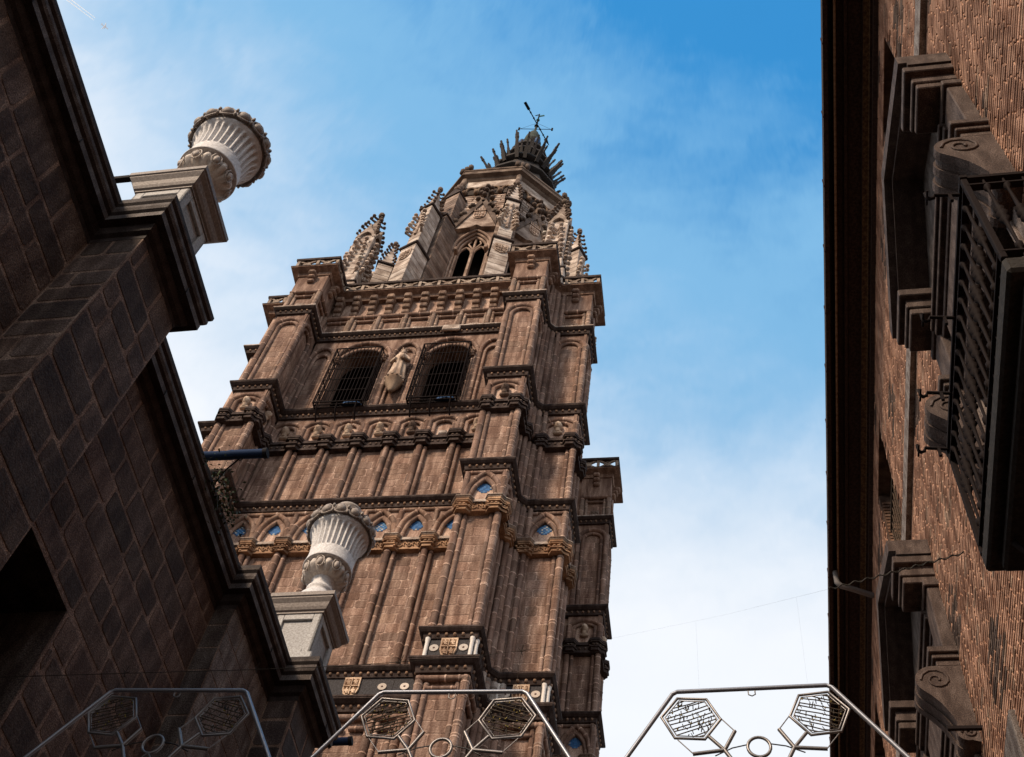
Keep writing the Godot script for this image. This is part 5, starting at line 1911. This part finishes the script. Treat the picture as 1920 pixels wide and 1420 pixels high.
func make_frame(at: Vector3, tilt: float, label: String) -> void:
	var root := thing("light_frame", Transform3D(Basis(Vector3(0, 0, 1), tilt), at), label, "street decoration", "hexagonal light frames hung on the cable")
	var alu := Color(0.34, 0.365, 0.42)
	var tubec := Color(0.25, 0.245, 0.25)
	var o := fresh()
	var pts := []
	for q: Array in [[-0.47, 0.0], [-0.44, 0.018], [0.44, 0.018], [0.47, 0.0], [0.93, -0.78], [0.93, -0.82], [0.47, -1.60], [0.44, -1.618], [-0.44, -1.618], [-0.47, -1.60], [-0.93, -0.82], [-0.93, -0.78]]:
		pts.append(F(q[0], q[1]))
	o.tube(pts, [0.0135], [alu], 10, true)
	o.tube([F(-0.02, 0.0), F(-0.02, -0.03), F(0.0, -0.042), F(0.02, -0.03), F(0.02, 0.0)], [0.004], [Color(0.2, 0.2, 0.2)], 6)
	part("outer_frame", o, M.steel, root)
	for s: float in [-1.0, 1.0]:
		for v: float in [1.0, -1.0]:
			var c := F(s * 0.37, -0.80 + v * 0.60)
			var hex := []
			for k in 6:
				var a := PI / 3 * k + s * v * 0.10
				hex.append(c + F(cos(a) * 0.172, sin(a) * 0.180))
			var h := fresh()
			h.tube(hex, [0.0085], [tubec], 8, true)
			var inner := []
			for p: Vector3 in hex:
				inner.append(c + (p - c) * 0.88)
			h.tube(inner, [0.004], [tubec], 6, true)
			var hx := part("hexagon", h, M.steel, root)
			var nt := fresh()
			var poly2 := PackedVector2Array()
			for p: Vector3 in inner:
				poly2.append(Vector2(p.x, p.y))
			var slope := 0.35 * s * v * (-1.0)
			for r in 13:
				var yy := c.y - 0.19 + r * 0.031 + rng.randf_range(-0.004, 0.004)
				var a := PackedVector2Array([Vector2(c.x - 0.3, yy - slope * 0.3), Vector2(c.x, yy + rng.randf_range(-0.008, 0.008)), Vector2(c.x + 0.3, yy + slope * 0.3)])
				for seg: PackedVector2Array in Geometry2D.intersect_polyline_with_polygon(a, poly2):
					var line := []
					for w: Vector2 in seg:
						line.append(Vector3(w.x, w.y, rng.randf_range(-0.006, 0.006)))
					nt.tube(line, [0.0038], [Color(0.075, 0.058, 0.036)], 5)
			for r in 80:
				var x := c.x + rng.randf_range(-0.15, 0.15)
				var y := c.y + rng.randf_range(-0.16, 0.16)
				var a := PackedVector2Array([Vector2(x, y), Vector2(x + rng.randf_range(-0.014, 0.014), y + rng.randf_range(0.02, 0.05))])
				for seg: PackedVector2Array in Geometry2D.intersect_polyline_with_polygon(a, poly2):
					nt.tube([Vector3(seg[0].x, seg[0].y, 0.003), Vector3(seg[1].x, seg[1].y, -0.003)], [0.003], [Color(0.03, 0.026, 0.02)], 4)
				if Geometry2D.is_point_in_polygon(Vector2(x, y), poly2) and rng.randf() < 0.5:
					nt.ball(Vector3(x, y, 0.006), Vector3(0.005, 0.006, 0.005), 6, Color(0.28, 0.22, 0.05) if rng.randf() < 0.5 else Color(0.05, 0.04, 0.03))
			part("bulb_net", nt, M.plain, hx)
			# forked arms
			var j := F(s * 0.195, -0.80 + v * 0.35)
			var arms := fresh()
			arms.tube([j, F(s * 0.275, -0.80 + v * 0.455)], [0.0105], [tubec], 8)
			arms.tube([j, F(s * 0.125, -0.80 + v * 0.49)], [0.0115], [tubec], 8)
			arms.tube([j, F(s * 0.375, -0.80 + v * 0.33)], [0.0115], [tubec], 8)
			arms.tube([j, F(s * 0.11, -0.80 + v * 0.18)], [0.0115], [tubec], 8)
			arms.tube([F(s * 0.20, -0.80 + v * 0.595), F(s * 0.13, -0.80 + v * 0.495)], [0.0035], [tubec], 5)
			arms.tube([F(s * 0.455, -0.80 + v * 0.44), F(s * 0.375, -0.80 + v * 0.335)], [0.0035], [tubec], 5)
			part("forked_arm", arms, M.steel, root)
	for v: float in [1.0, -1.0]:
		var ring := []
		for k in 24:
			ring.append(F(cos(TAU * k / 24) * 0.064, -0.80 + v * 0.363 + sin(TAU * k / 24) * 0.072))
		var r := fresh()
		r.tube(ring, [0.0095], [tubec], 8, true)
		r.tube([F(-0.045, -0.80 + v * 0.23), F(0.0, -0.80 + v * 0.29), F(0.045, -0.80 + v * 0.23)], [0.0095], [tubec], 8)
		r.tube([F(-0.25, -0.80 + v * 0.31), F(-0.15, -0.80 + v * 0.363), F(-0.065, -0.80 + v * 0.383)], [0.004], [Color(0.05, 0.05, 0.05)], 5)
		r.tube([F(0.25, -0.80 + v * 0.31), F(0.15, -0.80 + v * 0.363), F(0.065, -0.80 + v * 0.383)], [0.004], [Color(0.05, 0.05, 0.05)], 5)
		part("ring", r, M.steel, root)

func make_lights() -> void:
	make_frame(Vector3(-3.492, 5.54 + EYE, FRAME_Z), -0.020, "hexagonal metal light frame hanging in front of the dark granite palace")
	make_frame(Vector3(-1.675, 5.495 + EYE, FRAME_Z), -0.008, "hexagonal metal light frame hanging in front of the tower's foot")
	make_frame(Vector3(0.148, 5.492 + EYE, FRAME_Z), 0.045, "hexagonal metal light frame hanging against bright sky beside the brick house")
	var b := MB.new()
	var pts := []
	for q: Array in [[-4.92, 5.70], [-4.0, 5.72], [-3.1, 5.735], [-2.45, 5.755], [-1.6, 5.82], [-0.73, 5.96], [0.0, 6.16], [0.69, 6.39], [1.2, 6.57], [1.60, 6.72]]:
		pts.append(Vector3(q[0], q[1] + EYE, FRAME_Z))
	b.tube(pts, [0.0022, 0.0022, 0.0022, 0.0022, 0.0014, 0.0002, 0.0002, 0.0004, 0.0022, 0.0022], [Color(0.06, 0.055, 0.05)], 6)
	var tw := []
	for i in 60:                          # the loose tail wound round its right end
		var f := i / 59.0
		var x := lerpf(0.69, 1.6, f)
		tw.append(Vector3(x, lerpf(6.39, 6.72, f) + EYE + sin(f * 70.0) * 0.009 - f * (1.0 - f) * 0.02, FRAME_Z + cos(f * 70.0) * 0.009))
	b.tube(tw, [0.0045], [Color(0.07, 0.065, 0.06)], 5)
	var o := part("hanging_cable", b, M.iron, self)
	tag(o, "thin black cable strung across the street from balcony to palace", "cable")
	for q: Array in [[-3.02, 5.735, -3.03, 5.56], [-3.93, 5.72, -3.93, 5.56], [-2.06, 5.78, -2.07, 5.53], [-1.28, 5.86, -1.28, 5.52], [-0.17, 6.11, -0.16, 5.49], [0.48, 6.31, 0.48, 5.53]]:
		var k := MB.new()
		k.tube([Vector3(q[0], q[1] + EYE, FRAME_Z), Vector3(q[2], q[3] + EYE, FRAME_Z)], [0.0014 if q[0] < -1.0 else 0.0002], [Color(0.04, 0.035, 0.03)], 5)
		for g in (5 if q[0] < -1.0 else 0):
			var a := TAU * g / 5.0
			k.tube([Vector3(q[0], q[1] + EYE, FRAME_Z), Vector3(q[0] + cos(a) * 0.03, q[1] + EYE + 0.015 + sin(a) * 0.045, FRAME_Z + sin(a * 2.0) * 0.01)], [0.0028], [Color(0.04, 0.035, 0.03)], 4)
		part("knotted_tie", k, M.iron, o)


# ---------------------------------------------------------------- far and small things
func make_far() -> void:
	# airliner, seen from below, with its vapour trails
	var dirn := Vector3(0, 0, 0)
	var at := cam.position + pixel(196.0, 50.0) * 5200.0
	var behind := cam.position + pixel(60.0, -52.0) * 5200.0
	var fwd := (at - behind).normalized()
	var side := fwd.cross(UPV).normalized()
	var up := side.cross(fwd)
	var tr := Transform3D(Basis(side, up, -fwd), at)
	var plane := thing("airplane", tr, "tiny white airliner high in the blue at upper left", "airplane")
	var wh := Color(0.8, 0.8, 0.82)
	var b := MB.new()
	b.tube([Vector3(0, 0, 15), Vector3(0, 0, 10), Vector3(0, 0, -12), Vector3(0, 0, -16)], [0.4, 2.0, 2.0, 0.3], [wh], 10)
	part("fuselage", b, M.white_paint, plane)
	for s: float in [-1.0, 1.0]:
		var w := MB.new()
		w.poly([Vector3(s * 1.5, 0, -4), Vector3(s * 17, 0.6, 4), Vector3(s * 17, 0.6, 5.5), Vector3(s * 1.5, 0, 3)], Vector3(0, -1, 0), wh)
		w.poly([Vector3(s * 1.5, 0.5, -4), Vector3(s * 17, 0.9, 4), Vector3(s * 17, 0.9, 5.5), Vector3(s * 1.5, 0.5, 3)], Vector3(0, 1, 0), wh)
		w.tube([Vector3(s * 5.5, -1.0, -4), Vector3(s * 5.5, -1.0, 0)], [1.1], [wh], 8)
		part("wing", w, M.white_paint, plane)
	var tl := MB.new()
	tl.bar(Vector3(0, 1, 12), Vector3(0, 7, 15), 3.5, 0.5, Vector3(0, 0, 1), wh)
	tl.bar(Vector3(-6, 1, 14), Vector3(6, 1, 14), 2.2, 0.4, Vector3(0, 0, 1), wh)
	part("tail", tl, M.white_paint, plane)
	var c := MB.new()
	for s: float in [-1.0, 1.0]:
		var line := []
		var rad := []
		for k in 12:
			line.append(Vector3(s * (5.5 + k * 0.12), 0, 45.0 + k * 45.0))
			rad.append(minf(1.2 + k * 0.35, 3.4))
		c.tube(line, rad, [Color(0.95, 0.95, 0.97)], 6)
	var trail := part("contrail_cloud", c, M.vapour, self)
	trail.transform = tr
	tag(trail, "pair of thin white vapour trails behind the airliner", "contrail", "", "")

func pixel(u: float, v: float) -> Vector3:     # direction through a point of the 1920 x 1420 photograph
	return (cam.transform.basis * Vector3((u - 960.0) / 2331.2, -(v - 710.0) / 2331.2, -1.0)).normalized()

func make_belfry_things() -> void:
	for s: float in [-1.0, 1.0]:
		var k := Transform3D(Basis() * S, TOWER_AT + Vector3(s * MODULE * 1.5 * S, EYE, 0))
		var b := thing("church_bell", Transform3D(Basis(), k * Vector3(0, 50.3, 5.4)), "dark bronze bell behind the %s window grille of the tower" % ("left" if s < 0 else "right"), "bell", "bells in the belfry")
		var m := MB.new()
		m.lathe(Vector3(), [Vector2(0.0, 0.5), Vector2(0.62, 0.48), Vector2(0.66, 0.45), Vector2(0.6, 0.6), Vector2(0.46, 1.0), Vector2(0.4, 1.4), Vector2(0.3, 1.6), Vector2(0.0, 1.66)], 28, Color(0.05, 0.045, 0.035))
		part("body", m, M.iron, b)
		var y := MB.new()
		y.box(Vector3(-1.1, 1.66, -0.15), Vector3(1.1, 2.1, 0.15), Color(0.06, 0.04, 0.03), 0.04)
		part("yoke", y, M.dark_stone, b)
		var tb := MB.new()
		var r := RandomNumberGenerator.new()
		r.seed = 12 + int(s)
		var g := []
		for i in 7:
			var row := []
			for j in 14:
				var a := TAU * j / 14
				var e := PI * 0.5 * i / 6.0
				var q := 1.0 + r.randf_range(-0.12, 0.12)
				row.append(Vector3(cos(a) * cos(e) * 0.42 * q, sin(e) * 0.30 * q, -sin(a) * cos(e) * 0.22 * q))
			g.append(row)
		tb.net(g, true, Color(0.02, 0.075, 0.19))
		var o := part("tarpaulin_bundle", tb, M.plain, self)
		o.position = k * Vector3(0.62, 48.82, 7.72)
		tag(o, "crumpled blue tarpaulin at the foot of the tower's %s belfry window" % ("left" if s < 0 else "right"), "tarpaulin", "blue tarpaulins in the belfry windows")

func make_ground() -> void:
	var b := MB.new()
	var n := 24
	for i in n:
		for j in n:
			var x := -900.0 + 1800.0 * i / n
			var z := -900.0 + 1800.0 * j / n
			b.quad(Vector3(x, 0, z + 75), Vector3(x + 75, 0, z + 75), Vector3(x + 75, 0, z), Vector3(x, 0, z), Color(0.22, 0.19, 0.165))
	var o := part("ground", b, M.ground, self)
	tag(o, "pale street paving reaching out beyond the houses", "ground", "", "structure")


func _ready() -> void:
	rng.seed = 4711
	# camera
	cam = Camera3D.new()
	cam.name = "Camera"
	cam.transform = Transform3D(Basis(Vector3(0.98623, 0.10814, -0.12510), Vector3(0.05191, 0.51582, 0.85512), Vector3(0.15701, -0.84984, 0.50311)).orthonormalized(), Vector3(0, EYE, 0))
	cam.keep_aspect = Camera3D.KEEP_HEIGHT
	cam.fov = 33.88
	cam.near = 0.1
	cam.far = 9000.0
	add_child(cam)
	cam.current = true
	# sky, air and exposure
	var we := WorldEnvironment.new()
	we.name = "WorldEnvironment"
	var env := Environment.new()
	env.background_mode = Environment.BG_SKY
	var sky := Sky.new()
	var pano := PanoramaSkyMaterial.new()
	pano.panorama = sky_picture()
	pano.energy_multiplier = 1.0
	sky.sky_material = pano
	env.sky = sky
	env.tonemap_mode = Environment.TONE_MAPPER_LINEAR
	env.tonemap_exposure = 1.5
	env.sdfgi_enabled = true
	env.ssao_enabled = true
	env.ssil_enabled = true
	we.environment = env
	add_child(we)
	# sun, behind thin cloud
	var sun := DirectionalLight3D.new()
	sun.name = "Sun"
	var az := deg_to_rad(-150.0)
	var el := deg_to_rad(38.0)
	var to := Vector3(sin(az) * cos(el), sin(el), -cos(az) * cos(el))
	sun.transform = Transform3D(Basis.looking_at(-to, UPV), Vector3(0, 60, 0))
	sun.light_color = Color(1.0, 0.90, 0.79)
	sun.light_energy = 1.05
	sun.light_angular_distance = 11.0
	sun.shadow_enabled = true
	add_child(sun)
	materials()
	var vap := StandardMaterial3D.new()
	vap.resource_name = "vapour"
	vap.albedo_color = Color(1, 1, 1, 0.9)
	vap.transparency = BaseMaterial3D.TRANSPARENCY_ALPHA
	vap.roughness = 1.0
	vap.backlight_enabled = true
	vap.backlight = Color(1, 1, 1)
	M["vapour"] = vap
	make_ground()
	make_tower()
	make_palace()
	make_house()
	make_urn(-4.69, 3.84, "nearer white marble urn on its pedestal, silhouetted against blue sky")
	make_urn(-4.61, 8.71, "farther white marble urn on its pedestal, in front of the tower")
	make_belfry_things()
	make_lights()
	make_far()
